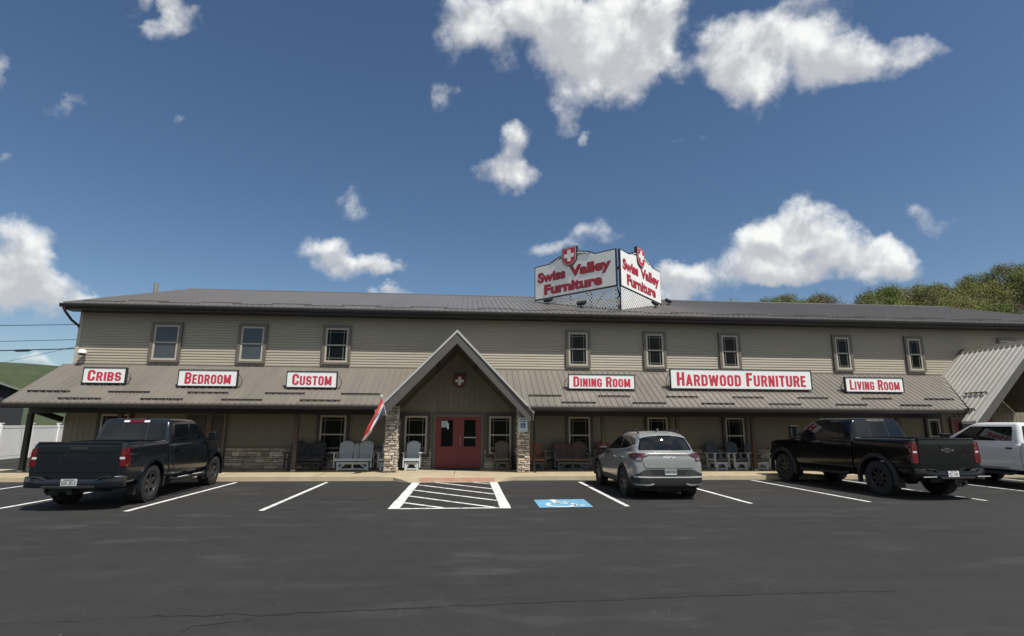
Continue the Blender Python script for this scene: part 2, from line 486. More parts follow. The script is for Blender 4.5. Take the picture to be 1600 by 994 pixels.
BLACKM = mat('black_metal', (0.015, 0.015, 0.016), 0.45)
WHITEM = mat('white_plastic', (0.75, 0.75, 0.73), 0.4)

def asphalt_mat():
    m = bpy.data.materials.new('asphalt'); m.use_nodes = True
    nt = m.node_tree; N, L = nt.nodes, nt.links; p = N['Principled BSDF']
    tc = N.new('ShaderNodeTexCoord'); v = tc.outputs['Object']
    def noise(scale, det, rough=.6, st=None):
        n = N.new('ShaderNodeTexNoise'); n.inputs['Scale'].default_value = scale; n.inputs['Detail'].default_value = det
        n.inputs['Roughness'].default_value = rough
        if st:
            mp = N.new('ShaderNodeMapping'); mp.inputs['Scale'].default_value = st; mp.inputs['Rotation'].default_value = (0, 0, 0.12)
            L.new(v, mp.inputs['Vector']); L.new(mp.outputs[0], n.inputs['Vector'])
        else: L.new(v, n.inputs['Vector'])
        return n.outputs['Fac']
    def mapr(x, a, b, c, d):
        r = N.new('ShaderNodeMapRange'); r.inputs['From Min'].default_value = a; r.inputs['From Max'].default_value = b
        r.inputs['To Min'].default_value = c; r.inputs['To Max'].default_value = d; L.new(x, r.inputs['Value']); return r.outputs[0]
    def mul(a, b):
        n = N.new('ShaderNodeMath'); n.operation = 'MULTIPLY'
        L.new(a, n.inputs[0]); L.new(b, n.inputs[1]); return n.outputs[0]
    def add(a, b):
        n = N.new('ShaderNodeMath'); n.operation = 'ADD'
        L.new(a, n.inputs[0]); L.new(b, n.inputs[1]); return n.outputs[0]
    broad = mapr(noise(0.16, 5), .3, .7, .87, 1.15)
    fine = mapr(noise(75, 3), .25, .75, .62, 1.38)
    mid = mapr(noise(2.6, 6), .3, .7, .92, 1.08)
    scuff = mul(mapr(noise(1.3, 6, .6, (0.5, 1.3, 1)), .53, .70, 0, .8), mapr(noise(.22, 3), .36, .56, 0, 1))
    # pale grit showing through the sealcoat
    vo = N.new('ShaderNodeTexVoronoi'); vo.voronoi_dimensions = '2D'; vo.inputs['Scale'].default_value = 6.5; L.new(v, vo.inputs['Vector'])
    grit = mapr(vo.outputs['Distance'], 0.025, 0.06, 1, 0)
    wn = N.new('ShaderNodeTexWhiteNoise'); L.new(vo.outputs['Position'], wn.inputs['Vector'])
    grit = mul(grit, mapr(wn.outputs['Value'], .90, .995, 0, 6.0))
    tyre = mapr(noise(.9, 4, .5, (.12, 2.2, 1)), .56, .72, 1.0, .86)
    f = mul(mul(mul(broad, fine), mid), tyre)
    f = add(f, scuff); f = add(f, grit)
    sc = N.new('ShaderNodeVectorMath'); sc.operation = 'SCALE'; sc.inputs[0].default_value = (0.0275, 0.027, 0.0262)
    L.new(f, sc.inputs['Scale']); L.new(sc.outputs[0], p.inputs['Base Color'])
    p.inputs['Roughness'].default_value = 0.82
    p.inputs['Specular IOR Level'].default_value = 0.28
    b = N.new('ShaderNodeBump'); b.inputs['Strength'].default_value = 0.5; b.inputs['Distance'].default_value = 0.01
    L.new(noise(110, 3), b.inputs['Height']); L.new(b.outputs[0], p.inputs['Normal'])
    return m
ASPHALT = asphalt_mat()
GRASS = mat('grass', (0.034, 0.050, 0.014), 0.9, var=0.30, vscale=0.35, detail=8, dirt=((0.055, 0.058, 0.024), 0.12, 0.6))
CRACKM = mat('crack_dark', (0.008, 0.008, 0.008), 0.95)  # near-black tone of the asphalt cracks and sidewalk joints

def S(name, mb, mats, **k): return tag(mb.build(name, mats, **k), kind='structure')

# ------------------------------------------------------------------ ground
g = MB()
XR = [-400, -120, -60, -34, -20, 0, 24, 40, 90, 250, 500]; YR = [-300, -120, -40, -14, 0, 30, 60, 90, 140, 220, 400, 700]
def hill_z(x, y):
    z = 0.0
    # grassy hill far left, wooded ridge on the right
    def bump(cx, cy, rx, ry, h):
        d = ((x-cx)/rx)**2 + ((y-cy)/ry)**2
        return h * math.exp(-d)
    z += bump(-150, 190, 95, 80, 20.5)
    z += bump(0, -330, 300, 90, 26)
    e = max(0.0, min(1.0, (math.hypot(x, y - 15) - 62) / 40))
    z *= e
    r, az = math.hypot(x, y), math.degrees(math.atan2(x, y))
    s = max(0.0, min(1.0, (r - 90) / 112)); s = s*s*(3 - 2*s)
    a = max(0.0, min(1.0, (az - 8) / 16)) * max(0.0, min(1.0, (95 - az) / 20))
    return z + 31.0 * s * a
nx, ny = 90, 100
xs = [-420 + 940 * i / nx for i in range(nx + 1)]; ys = [-420 + 900 * j / ny for j in range(ny + 1)]
rng = random.Random(3)
g.add([(x, y, hill_z(x, y) - 0.02) for y in ys for x in xs],
      [(j*(nx+1)+i, j*(nx+1)+i+1, (j+1)*(nx+1)+i+1, (j+1)*(nx+1)+i) for j in range(ny) for i in range(nx)])
S('ground', g, GRASS, smooth=180)
g = MB(); g.box(-60, 60, -14, 46, -0.3, 0.0)
S('parking_lot', g, ASPHALT)
# road behind the viewer
# sidewalk with a kerb ramp in front of the entrance
g = MB()
FY = 18.5
prof = [(-19.5, FY, .13), (-2.75, FY, .13), (-2.3, FY-.01, .11), (-1.75, 17.98, .016), (1.02, 17.98, .016), (1.57, FY-.01, .11), (2.0, FY, .13), (17.6, FY, .13), (17.9, 18.95, .13), (30.0, 18.95, .13)]
back = [(-19.5, 19.3), (-2.75, 19.3), (-2.3, 19.3), (-1.75, 19.3), (1.02, 19.3), (1.57, 19.3), (2.0, 19.3), (17.6, 19.3), (17.9, 19.3), (30, 19.3)]
for i in range(len(prof) - 1):
    a, b = prof[i], prof[i+1]; A, B = back[i], back[i+1]
    g.add([a, b, (B[0], B[1], .13), (A[0], A[1], .13)], [(0, 1, 2, 3)])
    g.add([(a[0], a[1]-.012, 0), (b[0], b[1]-.012, 0), b, a], [(0, 1, 2, 3)])
g.add([(-19.5, 19.3, .13), (30, 19.3, .13), (30, 21.85, .13), (-19.5, 21.85, .13)], [(0, 1, 2, 3)])
g.add([(-19.5, FY, 0), (-19.5, FY, .13), (-19.5, 21.85, .13), (-19.5, 21.85, 0)], [(0, 1, 2, 3)])
g.add([(-19.5, 21.85, 0), (-19.5, 21.85, .13), (-14.8, 21.85, .13), (-14.8, 21.85, 0)], [(0, 1, 2, 3)])
S('sidewalk', g, CONC)
# expansion joints
g = MB()
for x in (-17.2, -14.1, -11.0, -7.9, -4.8, 5.3, 8.4, 11.5, 14.6):
    g.box(x-.006, x+.006, FY + .01, 21.7, .1315, .134)
g.box(-.37, -.35, 19.31, 21.6, .1315, .134)
S('sidewalk_joint', g, CRACKM)
g = MB()
def ramp_z(y): return .016 + (y - 17.98) * (.13 - .016) / (19.3 - 17.98)
g.add([(-1.46, 18.03, ramp_z(18.03)+.005), (.96, 18.03, ramp_z(18.03)+.005), (.96, 18.62, ramp_z(18.62)+.005), (-1.46, 18.62, ramp_z(18.62)+.005)], [(0, 1, 2, 3)])
S('red_ramp_pad', g, REDPAD)

# painted markings
def line(name, x0, y0, x1, y1, w, z=.004, m=None):
    d = Vector((x1-x0, y1-y0, 0)).normalized(); n = Vector((-d.y, d.x, 0)) * w / 2
    a, b = Vector((x0, y0, z)), Vector((x1, y1, z)); g = MB()
    k = max(2, int((b-a).length / .5)); r_ = random.Random(int(x0*100+y0*10))
    L_ = []; 
    for i in range(k+1):
        p = a.lerp(b, i/k); j = 1 + r_.uniform(-.06, .06)
        L_.append((p + n*j, p - n*j))
    for i in range(k): g.add([L_[i][0], L_[i][1], L_[i+1][1], L_[i+1][0]], [(0, 1, 2, 3)])
    return S(name, g, m or PAINT)
for x0, y0, x1, y1 in ((-12.62, 13.3, -12.66, 18.3), (-9.81, 12.5, -9.81, 18.25), (-6.97, 12.42, -7.04, 18.15), (-4.25, 12.37, -4.29, 18.08),
                       (3.68, 12.62, 3.68, 17.92), (6.74, 12.9, 6.70, 18.1), (9.80, 13.02, 9.63, 18.3), (12.93, 13.1, 12.8, 18.4), (15.98, 13.45, 15.93, 18.3), (18.98, 14.0, 18.94, 18.85), (-15.5, 13.2, -15.5, 18.3)):
    line('parking_line', x0, y0, x1, y1, .11)
line('access_aisle_marking', -1.52, 12.47, -1.52, 17.90, .24)
line('access_aisle_marking', .91, 12.45, .91, 17.92, .24)
line('access_aisle_marking', -1.40, 12.50, .80, 12.52, .12, .0045)
for x0, y0, x1, y1 in ((-.9, 17.9, .79, 16.12), (-1.40, 17.24, .79, 14.93), (-1.40, 15.90, .79, 13.70), (-1.40, 14.63, .66, 12.60), (-1.40, 13.42, -.46, 12.58), (.28, 17.86, .79, 17.42)):
    line('access_aisle_marking', x0, y0, x1, y1, .11, .0045)
g = MB(); g.add([(1.66, 12.5, .004), (2.88, 12.56, .004), (2.93, 13.83, .004), (1.69, 13.77, .004)], [(0, 1, 2, 3)])
S('blue_parking_marking', g, BLUEP)
# wheelchair symbol painted on the blue square
def wheelchair(mb, to3, flip=False):
    """symbol in a unit square; to3 maps (u, v) to a point"""
    def q(pts): mb.add([to3(*p) for p in pts], [tuple(range(len(pts)))])
    def seg(a, b, w):
        d = Vector((b[0]-a[0], b[1]-a[1])); d.normalize(); n = Vector((-d.y, d.x)) * w / 2
        q([(a[0]+n.x, a[1]+n.y), (a[0]-n.x, a[1]-n.y), (b[0]-n.x, b[1]-n.y), (b[0]+n.x, b[1]+n.y)])
    q([(.40 + .075*math.cos(t*math.pi/8), .86 + .075*math.sin(t*math.pi/8)) for t in range(16)])
    seg((.40, .78), (.42, .46), .10)
    seg((.41, .66), (.62, .66), .065)
    seg((.38, .48), (.66, .48), .085)
    seg((.64, .50), (.74, .20), .085)
    seg((.72, .21), (.86, .25), .07)
    c, ro, ri = (.45, .34), .27, .20
    a0, a1, k = R(130), R(362), 22
    for i in range(k):
        t, t2 = a0 + (a1-a0)*i/k, a0 + (a1-a0)*(i+1)/k
        q([(c[0]+ro*math.cos(t), c[1]+ro*math.sin(t)), (c[0]+ri*math.cos(t), c[1]+ri*math.sin(t)), (c[0]+ri*math.cos(t2), c[1]+ri*math.sin(t2)), (c[0]+ro*math.cos(t2), c[1]+ro*math.sin(t2))])
g = MB(); wheelchair(g, lambda u, v: (1.62 + 1.30*u, 12.44 + 1.42*v, .008))
S('wheelchair_marking', g, PAINT)
# cracks in the sealcoat
def crack(pts, w):
    g = MB(); r_ = random.Random(5)
    P = []
    for a, b in zip(pts[:-1], pts[1:]):
        k = max(2, int(math.dist(a, b) / .07))
        for i in range(k): P.append((a[0] + (b[0]-a[0])*i/k, a[1] + (b[1]-a[1])*i/k))
    P.append(pts[-1]); L_ = []
    for i, p in enumerate(P):
        ww = w * r_.uniform(.25, 1.3) * (0.35 if r_.random() < .12 else 1)
        o = r_.gauss(0, .012)
        L_.append(((p[0], p[1]+o-ww/2, .003), (p[0]+r_.uniform(-.01, .01), p[1]+o+ww/2, .003)))
    for i in range(len(L_)-1): g.add([L_[i][0], L_[i+1][0], L_[i+1][1], L_[i][1]], [(0, 1, 2, 3)])
    S('asphalt_crack', g, CRACKM)
crack([(-2.94, 5.87), (-2.9, 5.9), (-2.77, 5.84), (-2.49, 5.84), (-2.19, 5.89), (-1.92, 5.8), (-1.61, 5.85), (-1.01, 5.9), (-0.46, 5.94)], .034)
crack([(-0.46, 5.94), (0.05, 5.97), (0.51, 6.0), (1.52, 6.05), (2.45, 6.12), (3.76, 6.15), (4.81, 6.15)], .017)
crack([(-2.6, 5.1), (-2.46, 5.34), (-2.43, 5.48), (-2.41, 5.58), (-2.27, 5.61), (-1.98, 5.7), (-1.93, 5.82)], .022)
crack([(-2.9, 5.86), (-3.3, 5.80), (-4.2, 5.74), (-5.0, 5.70)], .006)
# ------------------------------------------------------------------ the store
YW = 21.8
ST = empty('furniture_store', (0, 21.8, 0), 'long two storey store with tan siding, brown metal roofs and a full length porch', 'store building')
def P(name, mb, mats, parent=None, **k):
    o = mb.build(name, mats, **k)
    o.parent = parent or ST
    o.matrix_parent_inverse = Matrix.Translation(Vector((0, -21.8, 0))) if parent is None else Matrix.Identity(4)
    return o
# child meshes are written in world metres: parts carry the inverse of the root's place
X0, X1 = -14.8, 28.6
g = MB(); g.box(X0, X1, YW+.02, 38.4, 0, 6.1)
g.prism([(YW+.02, 6.1), (38.4, 6.1), (30.1, 8.80)], X0, X1, 'x')
P('wall', g, BOARD)
# lap siding of the upper storey
g = MB(); e = .104; n = int((6.10 - 3.9) / e) + 1
for i in range(n):
    z = 3.90 + i * e; z1 = min(z + e, 6.1)
    zs = z + (z1-z)*.55
    g.add([(X0, YW-.030, z), (X1, YW-.030, z), (X1, YW-.024, zs), (X0, YW-.024, zs), (X1, YW-.003, z1), (X0, YW-.003, z1), (X1, YW-.001, z), (X0, YW-.001, z)],
          [(0, 1, 2, 3), (3, 2, 4, 5), (7, 6, 1, 0)])
P('upper_siding', g, SIDING)
g = MB(); g.box(X0-.02, X0+.10, YW-.035, YW+.05, 3.9, 6.1); P('corner_board', g, VINYL)
# board wall of the porch, with battens
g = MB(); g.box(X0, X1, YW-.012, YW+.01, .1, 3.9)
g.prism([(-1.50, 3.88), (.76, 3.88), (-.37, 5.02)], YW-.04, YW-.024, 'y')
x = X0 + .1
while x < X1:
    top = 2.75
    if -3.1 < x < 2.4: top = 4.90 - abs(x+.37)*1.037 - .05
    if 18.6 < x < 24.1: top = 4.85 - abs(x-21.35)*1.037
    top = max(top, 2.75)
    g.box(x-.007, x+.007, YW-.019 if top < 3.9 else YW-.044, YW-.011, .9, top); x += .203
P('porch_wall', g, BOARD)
# stone
def stones(mb, x0, x1, z0, z1, y, out=.05, seed=1, axis='y', hmin=.05, hmax=.15, wmin=.12, wmax=.42, gap=.012):
    r_ = random.Random(seed); z = z0
    tones = [(.46, .395, .315), (.37, .31, .245), (.55, .49, .41), (.27, .225, .18), (.42, .345, .265), (.50, .43, .34), (.36, .33, .285), (.60, .55, .48)]
    while z < z1 - .02:
        h = min(r_.uniform(hmin, hmax), z1 - z)
        if z1 - z - h < .03: h = z1 - z
        x = x0
        while x < x1 - .01:
            w = r_.uniform(wmin, wmax)
            if x + w > x1 - .07: w = x1 - x
            sub = [(z, h)]
            if h > .1 and r_.random() < .4:
                k = r_.uniform(.4, .6); sub = [(z, h*k), (z + h*k, h*(1-k))]
            for zz, hh in sub:
                o = out * r_.uniform(.35, 1.0); t = r_.choice(tones); kk = r_.uniform(.82, 1.18)
                mb.ct = tuple(c*kk for c in t)
                a, b, c, d = x + gap/2, x + w - gap/2, zz + gap/2, zz + hh - gap/2
                if b - a < .02 or d - c < .015: continue
                j = lambda q: r_.uniform(-q, q)
                bk = [(a, 0, c), (b, 0, c), (b, 0, d), (a, 0, d)]
                mz = min(.014, (d-c)*.28); mx_ = min(.02, (b-a)*.2)
                fr = [(a+mx_+j(.006), o+j(.008), c+mz+j(.004)), (b-mx_+j(.006), o+j(.008), c+mz+j(.004)), (b-mx_+j(.006), o+j(.008), d-mz+j(.004)), (a+mx_+j(.006), o+j(.008), d-mz+j(.004))]
                mid = [(a, o*.55, c), (b, o*.55, c), (b, o*.55, d), (a, o*.55, d)]
                vs = bk + mid + fr
                if axis == 'y': vs = [(v[0], y - v[1], v[2]) for v in vs]
                elif axis == '+x': vs = [(y + v[1], v[0], v[2]) for v in vs]
                else: vs = [(y - v[1], v[0], v[2]) for v in vs]
                fs = [(8, 9, 10, 11)]
                for q in range(4):
                    q2 = (q+1) % 4
                    fs += [(q, q2, 4+q2, 4+q), (4+q, 4+q2, 8+q2, 8+q)]
                mb.add(vs, fs)
            x += w
        z += h
    mb.ct = (1, 1, 1)
g = MB()
doors = [(-10.5, -9.0), (-1.26, .70), (20.3, 22.2)]
segs = [(X0, -10.55), (-8.98, -1.30), (.72, 20.28), (22.25, X1)]
for k, (a, b) in enumerate(segs): stones(g, a, b, .13, .88, YW-.012, .055, 10+k, hmin=.06, hmax=.17, wmin=.14, wmax=.5)
P('stone_wainscot', g, STONE, tone=True)
g = MB()
for a, b in segs: g.box(a, b, YW-.016, YW, .13, .885)
P('wainscot_mortar', g, MORTAR)
g = MB()
for a, b in segs: g.box(a, b, YW-.085, YW-.012, .885, .93)
P('wainscot_cap', g, TRIM)
g = MB(); g.box(X0, X1, YW-.05, YW-.001, 3.86, 3.99); P('roof_flashing', g, ROOF)

# ---- windows
def window(x0, x1, z0, z1, prairie=True, blind=False, trim=.105, lower=False):
    y = YW - .085
    w = MB(); t = trim
    w.box(x0, x1, y-.035, y+.08, z1-t, z1); w.box(x0, x1, y-.035, y+.08, z0, z0+t*.75)
    w.box(x0, x0+t, y-.035, y+.08, z0+t*.75, z1-t); w.box(x1-t, x1, y-.035, y+.08, z0+t*.75, z1-t)
    if lower: w.box(x0-.01, x1+.01, y-.06, y+.08, z0-.03, z0)
    win = P('window', w, SHADETRIM if lower else TRIM)
    a, b, c, d = x0+t+.002, x1-t-.002, z0+t*.75+.002, z1-t-.002; f = .07
    fr = MB()
    fr.box(a, b, y-.015, y+.04, d-f, d); fr.box(a, b, y-.03, y+.04, c, c+f*1.1)
    fr.box(a, a+f, y-.015, y+.04, c+f*1.1, d-f); fr.box(b-f, b, y-.015, y+.04, c+f*1.1, d-f)
    m = (c+d)/2; fr.box(a+f, b-f, y-.02, y+.035, m-.025, m+.025)
    o = P('frame', fr, VINYL); o.parent = win
    gl = MB(); gl.box(a+f-.002, b-f+.002, y+.012, y+.03, c+f-.002, d-f+.002)
    o2 = P('pane', gl, GLASSB if blind else GLASS); o2.parent = win
    if prairie:
        mu = MB()
        ia, ib = a+f, b-f; k = (ib-ia)*.13
        for q0, q1, top in ((c+f*1.1, m-.025, False), (m+.025, d-f, True)):
            mu.box(ia+k, ia+k+.016, y+.004, y+.0115, q0, q1); mu.box(ib-k-.016, ib-k, y+.004, y+.0115, q0, q1)
            zz = q1 - k if top else q0 + k
            mu.box(ia, ib, y+.002, y+.0115, zz-.008, zz+.008)
        o3 = P('muntin', mu, MUNTIN); o3.parent = win
    for o in win.children: o.matrix_parent_inverse = Matrix.Identity(4)
    return win
for x0, x1, pr, bl in ((-12.27, -10.99, False, True), (-9.02, -7.80, False, True), (-5.76, -4.58, True, False), (3.97, 5.06, True, False), (7.22, 8.26, True, False),
                       (10.47, 11.48, True, False), (15.50, 16.45, True, False), (18.80, 19.72, True, False), (23.2, 24.12, True, False)):
    k_ = .9945; e_ = .085 if bl else .05
    window(x0*k_+e_, x1*k_-e_*.6, 4.07, 5.62, pr, bl)
for x0, x1 in ((-5.66, -4.46), (-2.46, -1.38), (.80, 1.88), (3.95, 5.03), (7.15, 8.20), (10.38, 11.40), (14.9, 15.9), (19.2, 19.95), (-13.6, -12.4)):
    window(x0, x1, .60, 2.22, True, False, lower=True)

# ---- doors
def double_door(x0, x1, z1, m, glass=True):
    y = YW - .085
    w = MB(); t = .09
    w.box(x0-t, x0, y-.05, y+.03, .13, z1+t); w.box(x1, x1+t, y-.05, y+.03, .13, z1+t); w.box(x0, x1, y-.05, y+.03, z1, z1+t)
    w.box(x0, x1, y-.03, y+.03, .13, .16)
    d = P('double_door', w, TRIM)
    xm = (x0+x1)/2
    for a, b in ((x0+.004, xm-.004), (xm+.004, x1-.004)):
        l = MB(); ga, gb, gc, gd = a+.20, b-.20, .95, 1.98
        if not glass: l.box(a, b, y-.02, y+.03, .165, z1-.004)
        else:
            l.box(a, ga, y-.02, y+.03, .165, z1-.004); l.box(gb, b, y-.02, y+.03, .165, z1-.004)
            l.box(ga, gb, y-.02, y+.03, .165, gc); l.box(ga, gb, y-.02, y+.03, gd, z1-.004)
            for q in ((ga-.03, ga+.01, gc-.03, gd+.03), (gb-.01, gb+.03, gc-.03, gd+.03)): l.box(q[0], q[1], y-.028, y-.018, q[2], q[3])
            l.box(ga+.01, gb-.01, y-.028, y-.018, gc-.03, gc+.01); l.box(ga+.01, gb-.01, y-.028, y-.018, gd-.01, gd+.03)
        o = P('door_leaf', l, m); o.parent = d
        if glass:
            l = MB(); l.box(ga, gb, y-.004, y+.012, gc, gd); o = P('glass', l, GLASS); o.parent = d
    h = MB()
    h.tube([(xm+.07, y-.02, 1.0), (xm+.07, y-.075, 1.0), (xm+.07, y-.075, 1.35), (xm+.07, y-.02, 1.35)], .012, 8)
    if glass: h.box(xm+.22, x1-.20, y-.06, y-.035, 1.28, 1.32)
    o = P('handle', h, GALV); o.parent = d
    for o in d.children: o.matrix_parent_inverse = Matrix.Identity(4)
    return d
double_door(-1.16, .60, 2.09, REDDOOR)
double_door(20.42, 22.2, 2.09, REDDOOR)
BRDOOR = mat('brown_door_paint', (0.055, 0.044, 0.034), 0.5, var=0.06, vscale=3)
double_door(-10.40, -9.08, 2.10, BRDOOR, False)

# ---- main roof
EZ, EY, RZ, RY = 6.22, 21.2, 8.95, 30.1
RX0, RX1 = -15.12, 28.9
g = MB()
g.prism([(EY, EZ), (RY, RZ), (39.0, EZ), (39.0, EZ-.06), (RY, RZ-.07), (EY, EZ-.06)], RX0, RX1, 'x')
sl = (RZ-EZ)/(RY-EY)
nrib = int((RX1-RX0)/.2286)
for i in range(nrib+1):
    x = RX0 + .02 + i*.2286
    if x > RX1-.03: break
    g.add([(x-.028, EY-.004, EZ+.001), (x-.012, EY-.004, EZ+.024), (x+.012, EY-.004, EZ+.024), (x+.028, EY-.004, EZ+.001),
           (x-.028, RY-.06, RZ-.018), (x-.012, RY-.06, RZ+.006), (x+.012, RY-.06, RZ+.006), (x+.028, RY-.06, RZ-.018)],
          [(0, 1, 5, 4), (1, 2, 6, 5), (2, 3, 7, 6), (0, 3, 2, 1)])
P('roof', g, ROOFHI)
g = MB(); g.prism([(RY-.17, RZ-.02), (RY, RZ+.045), (RY+.17, RZ-.02), (RY+.17, RZ-.045), (RY, RZ+.02), (RY-.17, RZ-.045)], RX0-.01, RX1+.01, 'x')
P('ridge_cap', g, ROOFHI)
g = MB()
g.prism([(EY-.11, EZ-.05), (EY-.006, EZ-.05), (EY-.006, EZ-.165), (EY-.03, EZ-.185), (EY-.085, EZ-.185), (EY-.11, EZ-.10)], RX0-.05, RX1+.03, 'x')
P('gutter', g, DARKBR)
g = MB()
g.box(RX0, RX1, EY, EY+.03, EZ-.25, EZ-.062)
g.box(RX0, RX1, EY+.03, YW-.03, EZ-.25, EZ-.22)
g.prism([(EY, EZ-.25), (EY, EZ-.065), (RY, RZ-.075), (RY, RZ-.27)], RX0, RX0+.03, 'x')
P('eave_soffit', g, DARKBR)
for row, (yy, ph) in enumerate(((EY+.42, 0), (EY+.90, 1.35))):
    x = RX0 + .4 + ph
    while x < RX1 - 1.7:
        z = EZ + sl*(yy-EY); g = MB()
        g.box(x, x+1.55, yy, yy+.03, z+.03, z+.05)
        for k in range(7): g.box(x+.02+k*.2286, x+.06+k*.2286, yy-.02, yy+.05, z+.005, z+.04)
        P('snow_guard', g, CLEATM); x += 2.75
g = MB()
g.tube([(-15.02, EY-.06, EZ-.18), (-14.98, EY-.04, EZ-.33), (-14.90, EY+.25, EZ-.62), (-14.82, YW-.02, EZ-.80), (-14.84, YW+.08, EZ-.95)], .045, 10)
P('downspout', g, DARKBR, smooth=40)
g = MB(); g.tube([(2.42, 19.42, 2.36), (2.42, 19.42, 2.25), (2.47, 19.98, 2.1), (2.47, 20.0, .18), (2.5, 19.86, .16)], .04, 10)
P('downspout', g, DARKBR, smooth=40)
g = MB(); g.tube([(-15.25, 27.2, 7.9), (-15.25, 27.2, 8.52)], .10, 14); P('vent_pipe', g, mat('vent_pipe', (.20, .21, .17), .6, var=.1, vscale=6), smooth=40)

# ---- porch roof
PY, PZ, PT = 19.3, 2.46, 3.97
ps = (PT-PZ)/(YW-PY)
GX, GA, GS = -.37, 5.09, 1.037            # entrance gable: ridge x, apex z, slope
G2X, G2A = 21.35, 5.04
def porch_y_start(x):
    """where the porch roof plane leaves a gable roof"""
    y = PY
    for gx, ga in ((GX, GA), (G2X, G2A)):
        zg = ga - abs(x-gx)*GS                # gable roof height at x
        if zg > PZ: y = max(y, PY + (zg-PZ)/ps)
    return y
PX0 = -15.14
g = MB()
def pz(y): return PZ + ps*(y-PY)
gl, gr_ = GX-(GA-PZ)/GS, GX+(GA-PZ)/GS; glt, grt = GX-(GA-PT)/GS, GX+(GA-PT)/GS
g2l, g2t = G2X-(G2A-PZ)/GS, G2X-(G2A-PT)/GS
for poly in ([(PX0, PY), (gl, PY), (glt, YW), (PX0, YW)], [(gr_, PY), (g2l, PY), (g2t, YW), (grt, YW)]):
    top = [(x, y, pz(y)) for x, y in poly]; bot = [(x, y, pz(y)-.05) for x, y in poly]
    g.add(top + bot, [(0, 1, 2, 3), (7, 6, 5, 4), (0, 4, 5, 1), (1, 5, 6, 2), (2, 6, 7, 3), (3, 7, 4, 0)])
x = PX0 + .03
while x < g2t:
    ya = porch_y_start(x)
    if not (glt <= x <= grt) and ya < YW - .1:
        za, zb = pz(ya), pz(YW-.06)
        g.add([(x-.028, ya-.004, za+.001), (x-.012, ya-.004, za+.024), (x+.012, ya-.004, za+.024), (x+.028, ya-.004, za+.001),
               (x-.028, YW-.06, zb+.001), (x-.012, YW-.06, zb+.024), (x+.012, YW-.06, zb+.024), (x+.028, YW-.06, zb+.001)],
              [(0, 1, 5, 4), (1, 2, 6, 5), (2, 3, 7, 6), (0, 3, 2, 1), (4, 5, 6, 7)])
    x += .2286
P('porch_roof', g, ROOF)
g = MB()
g.prism([(PY-.02, PZ-.02), (YW, PT+.0), (YW, PT-.16), (PY-.02, PZ-.17)], PX0-.03, PX0-.004, 'x')
for a, b in ((PX0, gl-.05), (gr_+.05, g2l-.1)): g.box(a, b, PY+.005, PY+.035, PZ-.20, PZ-.052)
P('porch_fascia', g, DARKBR)
for a, b in ((PX0-.02, gl-.12), (gr_+.10, g2l-.1)):
    g = MB()
    g.prism([(PY-.105, PZ-.045), (PY, PZ-.045), (PY, PZ-.15), (PY-.03, PZ-.17), (PY-.08, PZ-.17), (PY-.105, PZ-.09)], a, b, 'x')
    P('gutter', g, GUTTER)
g = MB()
for a, b in ((PX0, gl-.05), (gr_+.05, g2l)): g.box(a, b, PY+.036, YW-.06, PZ-.10, PZ-.07)
P('porch_ceiling', g, SOFFIT)
g = MB()
for a, b in ((-15.05, -3.05), (2.25, 18.75)): g.box(a, b, 20.36, 20.50, PZ-.34, PZ-.101)
g.bar((-15.02, 20.42, PZ-.22), (-14.88, YW-.05, PZ-.55), .12, .18)
P('porch_beam', g, DARKBR)
for x in (-15.0, -12.05, -9.03, -6.03, 5.12, 8.0, 10.95, 13.95, 16.9):
    g = MB(); g.cbox(x-.075, x+.075, 20.36, 20.50, .135, PZ-.345, .012); po = P('porch_post', g, POSTM if x > -14 else DARKBR)
    g = MB(); g.box(x-.085, x+.085, 20.345, 20.515, .131, .20); o = P('post_base', g, GALV); o.parent = po; o.matrix_parent_inverse = Matrix.Identity(4)
for x in (-13.2, -8.0, -5.9, -4.2, 4.75, 6.9, 9.2, 11.9, 15.2, 17.6):
    g = MB(); g.lathe([(.085, PZ-.125), (.085, PZ-.101)], 20, 'z', Matrix.Translation((x, 20.9, 0))); P('ceiling_light', g, WHITEM, smooth=40)
# snow guards: two staggered rows of rails
def snow_guard(x, y, L=1.36):
    g = MB(); z = pz(y)
    g.box(x, x+L, y-.02, y+.02, z+.035, z+.075)
    k = 0
    while k*.2286 < L: g.box(x+.03+k*.2286, x+.06+k*.2286, y-.015, y+.05, z+.002, z+.04); k += 1
    P('snow_guard', g, DARKBR)
x = -14.83
while x < -3.9: snow_guard(x, 19.86); x += 2.60
x = -13.53
while x < -4.2: snow_guard(x, 19.44); x += 2.61
x = 4.86 - 2.6
while x < 17.8:
    if x > 2.1: snow_guard(x, 19.87, 1.2)
    x += 2.57
x = 3.40
while x < 18: snow_guard(x, 19.44, 1.25); x += 2.58

